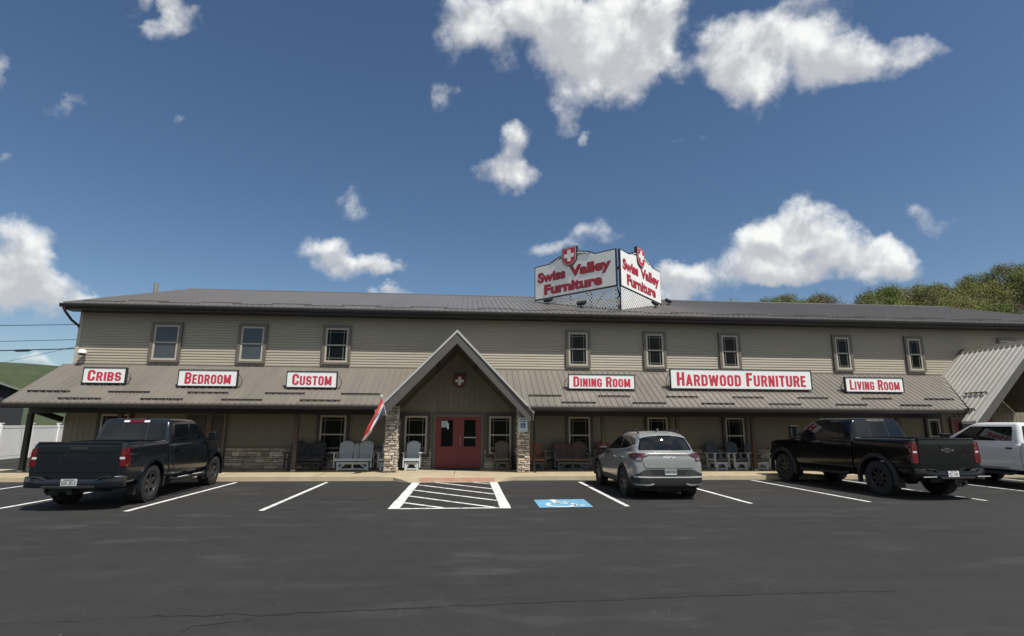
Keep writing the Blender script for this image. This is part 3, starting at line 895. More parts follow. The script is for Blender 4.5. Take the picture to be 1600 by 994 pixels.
# ---- gables
ROOFLT = mat('pale_metal_roof', (0.36, 0.345, 0.31), 0.38, 0.0, spec=0.6, var=0.06, vscale=1.2)
def gable(gx, ga, yf, yb, half, name, rm):
    zc = ga - half*GS
    r = MB(); th = .09
    def emax(y): return half if y < PY - .11 else min(half, (ga - pz(max(y, PY)))/GS)
    for s in (-1, 1):
        el = [(0, yf), (half, yf), (half, PY-.11), ((ga-PZ)/GS, PY-.10), ((ga-pz(yb))/GS, yb), (0, yb)]
        a = [(gx + s*e_, y, ga - e_*GS) for e_, y in el]; n = len(a)
        r.add(a + [(p[0], p[1], p[2]-th) for p in a], [tuple(range(n)), tuple(reversed(range(n, 2*n)))] + [(i, (i+1) % n, (i+1) % n + n, i+n) for i in range(n)])
        y = yf + .16
        nx_, nz_ = s*GS/math.hypot(1, GS), 1/math.hypot(1, GS)
        while y < yb - .05:
            q = []
            for (d, h) in ((-.028, .001), (-.012, .026), (.012, .026), (.028, .001)):
                for e_ in (.06, emax(y+.03)-.01):
                    q.append((gx + s*e_ + nx_*h, y+d, ga - e_*GS + nz_*h))
            r.add(q, [(0, 1, 3, 2), (2, 3, 5, 4), (4, 5, 7, 6), (1, 7, 5, 3)]); y += .2286
    P(name, r, rm)
    f = MB()
    for s in (-1, 1):
        f.prism([(gx, ga-th-.002), (gx + s*half, zc-th-.002), (gx + s*half, zc-.34), (gx + s*(half-.16), zc-.34), (gx, ga-.46)], yf+.012, yf+.05, 'y')
        f.prism([(gx + s*half, zc-th-.002), (gx + s*half, zc-.30), (gx + s*(half-.04), zc-.30), (gx + s*(half-.04), zc-th-.002)], yf+.05, PY-.115, 'y')
    P('gable_fascia', f, FASCIA)
    f = MB()
    for s in (-1, 1):
        f.prism([(gx, ga+.035), (gx + s*(half+.02), zc+.015), (gx + s*(half+.02), zc-.085), (gx, ga-.065)], yf-.02, yf+.010, 'y')
        f.prism([(gx, ga+.036), (gx + s*(half+.02), zc+.016), (gx + s*(half+.02), zc+.006), (gx, ga+.026)], yf+.010, yf+.11, 'y')
    P('rake_edge', f, EDGE)
    f = MB()
    for s in (-1, 1):
        for e1, y0_, y1_ in ((half-.17, yf+.052, PY), ((ga-.46-2.42)/GS, PY, yb)):
            f.prism([(gx, ga-.47), (gx + s*e1, ga-.47-e1*GS), (gx + s*e1, ga-.44-e1*GS), (gx, ga-.44)], y0_, y1_, 'y')
    P('gable_soffit', f, SOFFIT)
    f = MB(); f.prism([(gx-.18, ga-.16+.0), (gx, ga+.055), (gx+.18, ga-.16)], yf+.11, yb, 'y'); P('gable_ridge_cap', f, ROOF)
gable(GX, GA, 19.25, 21.77, 2.73, 'gable_roof', ROOF)
gable(G2X, G2A, 18.60, 21.77, 2.93, 'gable_roof', ROOFLT)
for (yy, dz) in ((19.2, 0), (19.35, 0)): pass
g = MB()
for e_, ya, yb_ in ((1.95, 18.95, 19.85), (2.55, 18.95, 19.45)):
    xx, zz = G2X - e_, G2A - e_*GS
    g.box(xx-.05, xx-.01, ya, yb_, zz+.045, zz+.085)
    for k in range(5): g.box(xx-.03, xx+.02, ya + k*(yb_-ya-.04)/4, ya+.03 + k*(yb_-ya-.04)/4, zz+.0, zz+.05)
P('snow_guard', g, DARKBR)
def pillar(x0, x1, y0, y1, z1, seed):
    c = MB(); c.box(x0+.03, x1-.03, y0+.03, y1-.03, .13, z1); o = P('stone_pillar', c, MORTAR)
    s = MB(); kw = dict(hmin=.05, hmax=.13, wmin=.10, wmax=.30, gap=.016)
    stones(s, x0, x1, .13, z1, y0+.035, .06, seed, 'y', **kw)
    stones(s, y0, y1, .13, z1, x1-.035, .06, seed+1, '+x', **kw)
    stones(s, y0, y1, .13, z1, x0+.035, .06, seed+2, '-x', **kw)
    q = P('stone_facing', s, STONE, tone=True); q.parent = o; q.matrix_parent_inverse = Matrix.Identity(4)
pillar(-2.83, -2.39, 19.88, 20.32, 2.44, 31)
pillar(1.86, 2.30, 19.92, 20.36, 2.44, 41)
pillar(18.74, 19.14, 19.02, 19.42, 2.4, 51)
pillar(23.56, 23.96, 19.02, 19.42, 2.4, 61)
g = MB()
g.box(-2.70, -2.50, 20.33, YW-.05, 2.02, 2.26); g.box(1.98, 2.18, 20.37, YW-.05, 2.02, 2.26)
P('gable_side_beam', g, SOFFIT)
for x in (-1.0, .32):
    g = MB(); z = GA - abs(x-GX)*GS - .47
    g.lathe([(.05, -.16), (.06, -.02), (.02, .03)], 14, 'z', Matrix.Translation((x, 19.75, z))); P('spotlight', g, BLACKM, smooth=40)
# ------------------------------------------------------------------ signs
# heavy condensed capitals drawn as strokes: each glyph is a width and a list of strokes (polylines) in a box of height 1
def _arc(cx, cz, rx, rz, a0, a1, n=10): return [(cx + rx*math.cos(R(a0+(a1-a0)*i/n)), cz + rz*math.sin(R(a0+(a1-a0)*i/n))) for i in range(n+1)]
def glyphs(t):
    h = t/2; w = .46; a, b = h, w-h; A, Z = h, 1-h; m = w/2; r = (w-t)/2
    bowl = lambda top, bot: [(a, top), (b-r*.8, top)] + _arc(b-r*.8, (top+bot)/2, r*.8, (top-bot)/2, 90, -90) + [(a, bot)]
    O = _arc(m, 1-h-r, r, r, 0, 180) + _arc(m, h+r, r, r, 180, 360) + [(b, 1-h-r)]
    return {
     'A': (.50, [[(h*.9, 0), (.25, 1)], [(.25, 1), (.50-h*.9, 0)], [(.13, .25), (.37, .25)]]),
     'B': (w, [[(a, 0), (a, 1)], bowl(Z, .52), bowl(.50, A)]),
     'C': (w, [[(b, .63), (b, 1-h-r)] + _arc(m, 1-h-r, r, r, 0, 180) + _arc(m, h+r, r, r, 180, 360) + [(b, .37)]]),
     'D': (w, [[(a, 0), (a, 1)], [(a, Z), (b-r, Z)] + _arc(b-r, Z-r, r, r, 90, 0) + _arc(b-r, A+r, r, r, 0, -90) + [(a, A)]]),
     'E': (.38, [[(a, 0), (a, 1)], [(a, Z), (.38, Z)], [(a, .52), (.35, .52)], [(a, A), (.38, A)]]),
     'F': (.38, [[(a, 0), (a, 1)], [(a, Z), (.38, Z)], [(a, .52), (.35, .52)]]),
     'G': (w, [[(b, .66), (b, 1-h-r)] + _arc(m, 1-h-r, r, r, 0, 180) + _arc(m, h+r, r, r, 180, 360) + [(b, .48)], [(m, .46), (w, .46)]]),
     'H': (w, [[(a, 0), (a, 1)], [(b, 0), (b, 1)], [(a, .52), (b, .52)]]),
     'I': (t, [[(h, 0), (h, 1)]]),
     'L': (.36, [[(a, 0), (a, 1)], [(a, A), (.36, A)]]),
     'M': (.60, [[(a, 0), (a, 1)], [(.60-h, 0), (.60-h, 1)], [(h*1.1, 1), (.30, .12)], [(.60-h*1.1, 1), (.30, .12)]]),
     'N': (w, [[(a, 0), (a, 1)], [(b, 0), (b, 1)], [(h*1.1, 1), (w-h*1.1, 0)]]),
     'O': (w, [O]),
     'R': (w, [[(a, 0), (a, 1)], bowl(Z, .49), [(b-.10, .47), (b+.01, 0)]]),
     'S': (w, [[(b, .68)] + _arc(m, 1-h-r, r, r, 0, 180) + _arc(m, .50+.09, r, .14, 180, 250, 3) + _arc(m, .50-.11, r, .14, 70, 0, 3) + _arc(m, h+r, r, r, 0, -180) + [(a, .32)]]),
     'T': (.42, [[(.21, 0), (.21, 1)], [(0, Z), (.42, Z)]]),
     'U': (w, [[(a, 1), (a, h+r)] + _arc(m, h+r, r, r, 180, 360) + [(b, 1)]]),
     'V': (.48, [[(h*.9, 1), (.24, 0)], [(.48-h*.9, 1), (.24, 0)]]),
     'W': (.72, [[(h*.9, 1), (.19, 0)], [(.19, 0), (.36, .95)], [(.36, .95), (.53, 0)], [(.53, 0), (.72-h*.9, 1)]]),
    }
def strip(mb, pts, t, f, y):
    L_ = []
    P_ = []
    for p in pts:
        if not P_ or math.dist(p, P_[-1]) > 1e-4: P_.append(p)
    pts = P_
    for i, p in enumerate(pts):
        a = Vector(pts[max(i-1, 0)]); b = Vector(pts[min(i+1, len(pts)-1)]); d = (b-a).normalized(); n = Vector((-d.y, d.x))
        if 0 < i < len(pts)-1:
            d1 = (Vector(p)-a).normalized(); k = 1/max(.6, n.dot(Vector((-d1.y, d1.x))))
        else: k = 1
        L_.append((f(p[0]+n.x*t/2*k, p[1]+n.y*t/2*k, y), f(p[0]-n.x*t/2*k, p[1]-n.y*t/2*k, y)))
    for i in range(len(L_)-1): mb.add([L_[i][0], L_[i][1], L_[i+1][1], L_[i+1][0]], [(0, 1, 2, 3)])
def caps_line(mb, words, x0, x1, z0, h, y, t=.155, k=.82):
    G = glyphs(t); items = []; gap = .085
    for wi, w in enumerate(words):
        if wi: items.append((None, .26, 1))
        for ci, ch in enumerate(w):
            s = 1 if ci == 0 else k
            items.append((ch, G[ch][0]*s, s)); items.append((None, gap, 1))
    tot = sum(i[1] for i in items) - gap; sx = (x1-x0)/tot; x = x0
    for ch, w, s in items:
        if ch:
            for si, st_ in enumerate(G[ch][1]):
                strip(mb, st_, t, lambda u, v, yy, x=x, s=s: (x + u*s*sx, yy, z0 + v*s*h), y - .0004*si)
        x += w*sx
def roof_sign(words, x0, x1, z0, z1, y, label, big=False, legs=3):
    t = empty('roof_sign', ((x0+x1)/2, y+.04, z0-.09), label, 'sign', 'white signs standing on the porch roof')
    inv = Matrix.Translation(-Vector(t.location))
    def Q(n, mb, m, **k):
        o = mb.build(n, m, t, **k); o.matrix_parent_inverse = inv; return o
    g = MB(); f = .026
    g.box(x0, x1, y, y+.12, z0, z0+f); g.box(x0, x1, y, y+.12, z1-f, z1); g.box(x0, x0+f, y, y+.12, z0+f, z1-f); g.box(x1-f, x1, y, y+.12, z0+f, z1-f)
    Q('frame', g, SIGNFR)
    g = MB(); g.box(x0+f, x1-f, y+.02, y+.10, z0+f, z1-f); Q('face', g, WHITE)
    H = z1-z0; m = (x1-x0)*(.115 if len(words) == 1 else .075) if not big else (x1-x0)*.045
    h = H*.66; zb = z0 + H*.165
    g = MB(); caps_line(g, words, x0+m, x1-m, zb, h, y+.015); Q('lettering', g, SIGNRED)
    g = MB(); caps_line(g, words, x0+m+.006, x1-m+.010, zb-.009, h, y+.0185, .165); Q('lettering_shadow', g, SIGNROSE)
    for k in range(legs):
        x = x0 + .12 + (x1-x0-.24)*k/(legs-1); g = MB()
        g.bar((x, y+.06, z0+.01), (x, y+.06, pz(y+.06)+.01), .03, .03, (0, 1, 0))
        g.bar((x, y+.10, z0+(z1-z0)*.6), (x, y+.52, pz(y+.52)+.02), .02, .02, (1, 0, 0))
        g.bar((x, y+.02, pz(y+.06)+.03), (x, y+.54, pz(y+.54)+.03), .04, .012, (0, -ps, 1))
        Q('bracket', g, GALV)
    c = []
    for k in range(13):
        a = k/12*math.pi
        c.append((x1+.03+.12*math.sin(a), y+.06, z0 + (z1-z0)*(.72 - .8*k/12)))
    c[-1] = (x1+.02, y+.05, pz(y+.05)+.03)
    if words[0] in ('DINING', 'LIVING', 'HARDWOOD'): c = [(x0+x1-p[0], p[1], p[2]) for p in c]
    g = MB(); g.tube(c, .011, 6); Q('cable', g, BLACKM, smooth=60)
    return t
roof_sign(['CRIBS'], -13.43, -11.99, 3.15, 3.72, 20.28, 'white roof sign with red letters reading CRIBS')
roof_sign(['BEDROOM'], -10.17, -8.14, 3.07, 3.67, 20.16, 'white roof sign with red letters reading BEDROOM')
roof_sign(['CUSTOM'], -6.44, -4.66, 3.06, 3.66, 20.14, 'white roof sign with red letters reading CUSTOM')
roof_sign(['DINING', 'ROOM'], 3.80, 6.36, 3.12, 3.69, 20.23, 'white roof sign with red letters reading DINING ROOM')
roof_sign(['HARDWOOD', 'FURNITURE'], 7.76, 13.44, 3.17, 3.95, 20.28, 'longest white roof sign with red letters reading HARDWOOD FURNITURE', True, 5)
roof_sign(['LIVING', 'ROOM'], 14.77, 17.2, 3.11, 3.70, 20.22, 'white roof sign with red letters reading LIVING ROOM')

# ---- two panels meeting in a V on the main roof
SIGNROSE2 = None
CREAM = mat('billboard_face', (0.76, 0.765, 0.745), 0.5, var=0.025, vscale=1.2)
RAISED = mat('billboard_red', (0.38, 0.018, 0.040), 0.5, var=0.05, vscale=4)
LATT = mat('lattice_vinyl', (0.68, 0.68, 0.66), 0.5, var=0.08, vscale=8)
def roof_z(y): return EZ + sl*(y-EY)
def clip_poly(poly, a, b, c):
    """keep a*u+b*v<=c"""
    out = []
    for i in range(len(poly)):
        p, q = poly[i], poly[(i+1) % len(poly)]
        dp, dq = a*p[0]+b*p[1]-c, a*q[0]+b*q[1]-c
        if dp <= 0: out.append(p)
        if dp*dq < 0:
            t = dp/(dp-dq); out.append((p[0]+t*(q[0]-p[0]), p[1]+t*(q[1]-p[1])))
    return out
def billboard(A, B, z0, z1, label, corner_first):
    """panel standing on the roof from A to B (plan points, left to right as seen)"""
    A, B = Vector((*A, 0)), Vector((*B, 0)); L_ = (B-A).length; ux = (B-A).normalized(); ny = Vector((0, 0, 1)).cross(ux)   # points away from the viewer
    M = Matrix((ux, ny, Vector((0, 0, 1)))).transposed().to_4x4(); M.translation = A
    mid = (A+B)/2
    t = empty('billboard', (mid.x, mid.y, roof_z(mid.y)), label, 'sign', 'two panels of the roof billboard')
    inv = Matrix.Translation(-Vector(t.location))
    def Q(n, mb, m, **k):
        o = mb.build(n, m, t, **k); o.matrix_parent_inverse = inv; return o
    H = z1 - z0
    def outline(off):
        pts = [(-off, z0-off), (L_+off, z0-off), (L_+off, z1+off)]
        a, b = .20*L_, .77*L_
        pts.append((b, z1+off))
        for k in range(1, 16):
            u = b + (a-b)*k/16; pts.append((u, z1 + off + .34*math.sin(math.pi*k/16)**.8))
        pts += [(a, z1+off), (-off, z1+off)]
        return pts
    g = MB(); g.prism(outline(.0), .012, .10, 'y', M)
    Q('sign_border', g, SIGNFR)
    def inner():
        d = .055
        pts = [(d, z0+d), (L_-d, z0+d), (L_-d, z1-d)]
        a, b = .205*L_, .765*L_
        pts.append((b, z1-d))
        for k in range(1, 16):
            u = b + (a-b)*k/16; pts.append((u, z1 - d + .34*math.sin(math.pi*k/16)**.8))
        return pts + [(a, z1-d), (d, z1-d)]
    g = MB(); g.prism(inner(), 0, .0115, 'y', M); Q('face', g, CREAM)
    for nm, m_, y, of, dx in (('lettering_shadow', SIGNDARK, -.004, .056, .014), ('lettering', RAISED, -.012, .044, 0)):
        g = MB()
        # first line: two words
        text_into(g, 'Swiss', L_*.045+dx, L_*.405+dx, z0 + H*.49 - dx, H*.30, y, of, M=M)
        text_into(g, 'Valley', L_*.455+dx, L_*.945+dx, z0 + H*.50 - dx, H*.30, y, of, M=M)
        text_into(g, 'Furniture', L_*.13+dx, L_*.84+dx, z0 + H*.115 - dx, H*.30, y, of, M=M)
        Q(nm, g, m_)
    # shield with a white cross
    def shield(s, cx, top, w, h, y0, y1, mb):
        pts = [(cx-w/2+s, top-s), (cx+w/2-s, top-s)]
        for k in range(1, 9):
            a = k/9*math.pi
            pts.append((cx + (w/2-s)*math.cos(a)**1 if k < 9 else cx, top - h*.62 - (h*.38-s)*math.sin(a)))
        pts.insert(2, (cx+w/2-s, top-h*.62)); pts.append((cx-w/2+s, top-h*.62))
        mb.prism(pts, y0, y1, 'y', M)
    cx, w, h = .465*L_, .18*L_, .92
    top = z1 + .57
    g = MB(); shield(0, cx, top, w, h, -.06, .10, g); Q('shield_border', g, SIGNFR)
    g = MB(); shield(.035, cx, top, w, h, -.065, -.061, g); Q('shield_edge', g, CREAM)
    g = MB(); shield(.055, cx, top, w, h, -.07, -.066, g); Q('shield', g, SIGNRED)
    g = MB(); cy = top - h*.46; k = .095
    g.prism([(cx-k, cy-3*k*1.02), (cx+k, cy-3*k*1.02), (cx+k, cy-k), (cx+3*k, cy-k), (cx+3*k, cy+k), (cx+k, cy+k), (cx+k, cy+3*k), (cx-k, cy+3*k), (cx-k, cy+k), (cx-3*k, cy+k), (cx-3*k, cy-k), (cx-k, cy-k)], -.076, -.071, 'y', M)
    Q('cross', g, CREAM)
    # leafy scroll on either side of the shield
    g = MB(); r_ = random.Random(9)
    for s in (-1, 1):
        p = []
        for k in range(12):
            u = cx + s*(w/2 + .05 + k*.062); p.append(M @ Vector((u, -.008, z1 + .16 - k*.012 + .028*math.sin(k*1.3))))
        g.tube(p, .012, 5)
        for k in range(7):
            u = cx + s*(w/2 + .05 + k*.06); z = z1 + .14 + r_.uniform(-.05, .05); q = .05*(1-k/9)
            g.add([(u-q, -.006, z), (u, -.006, z+q*.8), (u+q*1.1, -.006, z+q*.2), (u, -.006, z-q*.7)], [(0, 1, 2, 3)], M)
    Q('scroll_ornament', g, BLACKM)
    # lattice between the roof and the panel
    za = lambda u: roof_z((A + ux*u).y) + .03 - 0.0
    poly = [(0.02, za(0.02)), (L_-.02, za(L_-.02)), (L_-.02, z0-.02), (.02, z0-.02)]
    area = [p for p in poly]
    # drop the crossed corner when the roof rises above the panel
    def lat(mb, sgn, y, sp=.18, wd=.058):
        for k in range(-80, 120):
            # strip |v - sgn*u - c| <= wd*.7
            c = k*sp + 5.5
            pl = clip_poly(area, -sgn, 1, c + wd*.7) ; pl = clip_poly(pl, sgn, -1, -(c - wd*.7)) if len(pl) > 2 else []
            pl = [p for i, p in enumerate(pl) if i == 0 or math.dist(p, pl[i-1]) > 1e-4]
            if len(pl) > 2: mb.prism(pl, y, y+.007, 'y', M)
    ar = []
    for k in range(25):
        u = .02 + (L_-.04)*k/24; ar.append((u, min(za(u), z0-.02)))
    lo = [p for p in ar if p[1] < z0-.03]
    area = lo + [(lo[-1][0], z0-.02), (lo[0][0], z0-.02)]
    g = MB(); lat(g, 1, .02); lat(g, -1, .028)
    Q('lattice', g, LATT)
    g = MB()
    for u in ((.02, .3, .55) if corner_first else (.45, .7, .98)):
        q = L_*u
        if za(q) < z0: g.box(q-.035, q+.035, .05, .11, za(q)-.06, z0, M)
    g.bar(M @ Vector((lo[0][0], .05, lo[0][1])), M @ Vector((lo[-1][0], .05, lo[-1][1])), .05, .05)
    Q('support_post', g, BLACKM)
    for k in range(3):
        u = (.12, .5, .88)[k]; q = A + ux*(L_*u) + ny*.1
        g = MB(); b = q + ny*1.5; b.z = roof_z(b.y)+.0; q.z = z1-.3
        if b.z < q.z: g.bar(q, b, .05, .05); Q('brace', g, BLACKM)
    return t
billboard((3.28, 26.2), (6.52, 22.85), 7.84, 9.58, 'shaded left panel of the two panel shop billboard on the main roof', False)
billboard((6.72, 22.85), (9.84, 26.4), 7.84, 9.58, 'sunlit right panel of the two panel shop billboard on the main roof', True)
def floodlight(x, y, rz, label):
    z = roof_z(y)
    t = empty('floodlight', (x, y, z), label, 'floodlight', 'small floodlights in front of the roof billboard', rz)
    g = MB(); g.lathe([(.10, .0), (.10, .03), (.03, .04), (.03, .16)], 14, 'z'); g.build('base', BLACKM, t, smooth=40)
    M = Matrix.Translation((0, 0, .22)) @ Matrix.Rotation(R(-38), 4, 'X')
    g = MB(); g.prism([(-.20, -.07), (.20, -.07), (.24, .09), (-.24, .09)], -.06, .07, 'y', M); g.build('lamp_head', BLACKM, t)
    g = MB(); g.box(-.20, .20, .071, .078, -.05, .07, M); g.build('lens', GALV, t)
floodlight(3.80, 25.3, R(-40), 'small black floodlight at the far left foot of the roof billboard')
floodlight(5.10, 23.75, R(-40), 'small black floodlight before the middle of the billboard\'s shaded panel')
floodlight(8.91, 24.7, R(40), 'small black floodlight near the right end of the billboard\'s sunlit panel')
floodlight(10.29, 26.6, R(40), 'small black floodlight standing just beyond the billboard\'s right edge')

# ---- shield on the gable wall
t = empty('shield_plaque', (-.28, YW-.06, 3.2), 'dark red shield plaque with a white cross on the entrance gable wall', 'plaque')
def shp(s, w=.50, h=.56): return [(-w/2+s, h-s), (w/2-s, h-s), (w/2-s, .14+s*.3), (w*.25, .05+s*.7), (0, s), (-w*.25, .05+s*.7), (-w/2+s, .14+s*.3)]
g = MB(); g.prism(shp(0), -.02, .0, 'y'); g.build('border', SIGNFR, t)
g = MB(); g.prism(shp(.03), -.026, -.021, 'y'); g.build('field', mat('plaque_red', (.16, .012, .016), .5), t)
g = MB(); k = .055; cy = .29
g.prism([(-k, cy-3*k), (k, cy-3*k), (k, cy-k), (3*k, cy-k), (3*k, cy+k), (k, cy+k), (k, cy+3*k), (-k, cy+3*k), (-k, cy+k), (-3*k, cy+k), (-3*k, cy-k), (-k, cy-k)], -.032, -.027, 'y')
g.build('cross', WHITE, t)
# ---- parking sign on the pillar
t = empty('parking_sign', (2.05, 19.86, 1.55), 'pale blue reserved parking sign with a wheelchair symbol on the stone pillar', 'sign')
g = MB(); g.prism([(-.17, .02), (-.15, 0), (.15, 0), (.17, .02), (.17, .48), (.15, .5), (-.15, .5), (-.17, .48)], 0, .006, 'y'); g.build('sign_plate', mat('pale_blue_sign', (.52, .63, .66), .4), t)
g = MB(); g.box(-.085, .085, -.004, -.001, .13, .30); g.build('symbol_panel', mat('sign_blue', (.02, .07, .16), .4), t)
g = MB(); wheelchair(g, lambda u, v: (-.085 + .17*u, -.006, .13 + .17*v)); g.build('wheelchair_symbol', WHITE, t)
g = MB(); text_into(g, 'RESERVED', -.12, .12, .415, .04, -.003, .02); text_into(g, 'PARKING', -.09, .09, .345, .036, -.003, .02); g.build('lettering', mat('sign_blue', (0, 0, 0)), t)
g = MB(); g.tube([(0, -.004, .475), (0, -.001, .475)], .012, 8); g.tube([(0, -.004, .03), (0, -.001, .03)], .012, 8); g.build('bolt', GALV, t)
# ---- notices on the entrance door
t = empty('paper_notice', (-.83, YW-.096, 1.66), 'pale paper notices taped inside the left glass of the red entrance door', 'notice')
g = MB(); g.box(-.15, .13, .0045, .0055, .02, .27); g.build('opening_hours_sheet', mat('pale_paper', (.42, .52, .55), .6), t)
g = MB(); g.box(.11, .17, -.0012, -.0002, -.05, .18); g.build('white_slip', WHITE, t)
# ---- door mats
tag(MB().box(-1.1, .55, 21.05, 21.70, .1305, .145).build('door_mat', mat('mat_rubber', (.018, .018, .019), .95, var=.2, vscale=30)), 'black rubber mat lying before the red entrance doors', 'door mat')
# ---- security light
t = empty('security_light', (-14.42, YW-.03, 4.40), 'white dome security light on the siding above the CRIBS sign', 'security light')
g = MB(); g.lathe([(.05, 0), (.05, .03), (.03, .05)], 14, 'y', Matrix.Scale(-1, 4, (0, 1, 0))); g.tube([(0, -.03, 0), (0, -.16, .03)], .03, 8); g.build('bracket', WHITEM, t, smooth=40)
g = MB(); prof = [(.005, .11)] + [(.145*math.sin(a*math.pi/2/7), .11*math.cos(a*math.pi/2/7)) for a in range(1, 8)] + [(.145, -.05), (.13, -.05)]
g.lathe(prof, 20, 'z', Matrix.Translation((0, -.20, .0))); g.build('dome', WHITEM, t, smooth=40)
g = MB(); g.lathe([(.12, -.055), (.09, -.10), (.02, -.115)], 18, 'z', Matrix.Translation((0, -.20, .0))); g.build('lens', mat('dark_lens', (.02, .02, .02), .2), t, smooth=40)

# ---- flag on the left pillar
t = empty('flag', (-2.72, 19.2, 2.05), 'red, white and blue OPEN flag blowing from its pole on the left stone pillar', 'flag')
inv = Matrix.Translation(-Vector(t.location))
a, b = Vector((-2.72, 19.20, 2.08)), Vector((-2.88, 19.03, 2.73))
g = MB(); g.tube([a, b], .014, 8); o = g.build('pole', mat('pale_pole', (.5, .5, .48), .4), t, smooth=40); o.matrix_parent_inverse = inv
g = MB(); g.lathe([(.008, -.035), (.03, -.02), (.036, 0), (.03, .02), (.008, .035)], 12, 'z', Matrix.Translation(b)); o = g.build('finial', WHITEM, t, smooth=60); o.matrix_parent_inverse = inv
g = MB(); nu, nv = 30, 16
FR, FW, FB = mat('flag_red', (.55, .055, .045), .8), mat('flag_white', (.72, .72, .70), .8), mat('flag_blue', (.045, .045, .16), .8)
vs = []
tip = Vector((-3.52, 18.95, 1.16))
for j in range(nv+1):
    v = j/nv                       # along the pole, 0 at finial
    p0 = b.lerp(a, .06 + v*.56)
    for i in range(nu+1):
        u = i/nu                   # away from the pole
        e0 = Vector((-3.50 + .16*v, 18.95 + .08*v, 1.20 + .03*v))
        w = u**.85
        p = p0.lerp(tip.lerp(e0, 1) + Vector((.12*v*(1-u), .05*v, .22*v*(1-u*.75))), w)
        p += Vector((.022*math.sin(u*9 + v*4)*u, .07*math.sin(u*7 + v*9)*min(1, u*3), -.12*math.sin(math.pi*u)*(.35 + .2*v)))
        vs.append(p)
fs = []; mi = []
for j in range(nv):
    for i in range(nu):
        fs.append((j*(nu+1)+i, j*(nu+1)+i+1, (j+1)*(nu+1)+i+1, (j+1)*(nu+1)+i))
        v = (j+.5)/nv; u = i/nu
        mi.append(0 if v < .42 else (1 if v < .72 or u > .60 else 2))
        if u > .80 and v > .12: mi[-1] = 1
g.add(vs, fs); g.mi = mi
me_o = g.build('cloth', [FR, FW, FB], t, smooth=180); me_o.matrix_parent_inverse = inv
# one letter of the word shows on the white band
g = MB(); ring = []
for k in range(16):
    aa = 2*math.pi*k/16
    for rr2 in (.055, .032):
        uu, vv = .70 + rr2*math.cos(aa)*.9, .52 + rr2*math.sin(aa)*2.6
        i, j = int(uu*nu), int(vv*nv); q = vs[min(j, nv)*(nu+1) + i]
        fu, fv = uu*nu - i, vv*nv - j
        q2 = vs[min(j, nv)*(nu+1)+min(i+1, nu)]; q3 = vs[min(j+1, nv)*(nu+1)+i]
        ring.append(q + (q2-q)*fu + (q3-q)*fv + Vector((0, -.012, 0)))
g.add(ring, [(2*k, 2*k+1, (2*k+3) % 32, (2*k+2) % 32) for k in range(16)])
o = g.build('letter', mat('flag_letter', (.10, .09, .07), .8), t); o.matrix_parent_inverse = inv

# ------------------------------------------------------------------ porch furniture
POLYGREY = mat('grey_polywood', (0.47, 0.51, 0.525), 0.55, var=0.06, vscale=4, stretch=(1, 1, 4))
POLYLIGHT = mat('pale_grey_polywood', (0.50, 0.50, 0.49), 0.55, var=0.06, vscale=4)
POLYBLK = mat('black_polywood', (0.016, 0.018, 0.022), 0.5, var=0.1, vscale=4)
POLYSLATE = mat('slate_polywood', (0.060, 0.068, 0.080), 0.5, var=0.08, vscale=4)
POLYOLIVE = mat('weathered_olive_wood', (0.125, 0.105, 0.070), 0.6, var=0.12, vscale=5)
POLYORANGE = mat('orange_brown_wood', (0.235, 0.085, 0.035), 0.55, var=0.12, vscale=5, stretch=(3, 3, .6))
POLYBROWN = mat('mahogany_polywood', (0.085, 0.043, 0.034), 0.55, var=0.10, vscale=5)
POLYRED = mat('red_polywood', (0.12, 0.020, 0.022), 0.55, var=0.08, vscale=5)
def back_slats(mb, cx, w, zb, h, yb, n=7, lean=.30):
    """fan back with an arched top"""
    sw = w/n
    for k in range(n):
        u = (k + .5)/n*2 - 1
        hh = h*(1 - .16*u*u) ; x = cx + u*w/2*(1-1/n)
        x1b, x1t = x*1.0, cx + (x-cx)*1.10
        a = Vector((x, yb, zb)); t_ = Vector((x1t, yb + lean*hh, zb + hh))
        hw0, hw1 = sw*.46, sw*.50
        d = (t_-a)
        q = []
        for s_, (p, hw) in enumerate(((a, hw0), (a + d*.93, hw1), (t_, hw1*.45))):
            q += [(p.x-hw, p.y, p.z), (p.x+hw, p.y, p.z), (p.x+hw, p.y+.022, p.z), (p.x-hw, p.y+.022, p.z)]
        if abs(u) > .1 : q[8] = (q[8][0] - u*hw1*.3, q[8][1], q[8][2]); 
        mb.add(q, [(0, 1, 5, 4), (1, 2, 6, 5), (2, 3, 7, 6), (3, 0, 4, 7), (4, 5, 9, 8), (5, 6, 10, 9), (6, 7, 11, 10), (7, 4, 8, 11), (8, 9, 10, 11), (3, 2, 1, 0)])
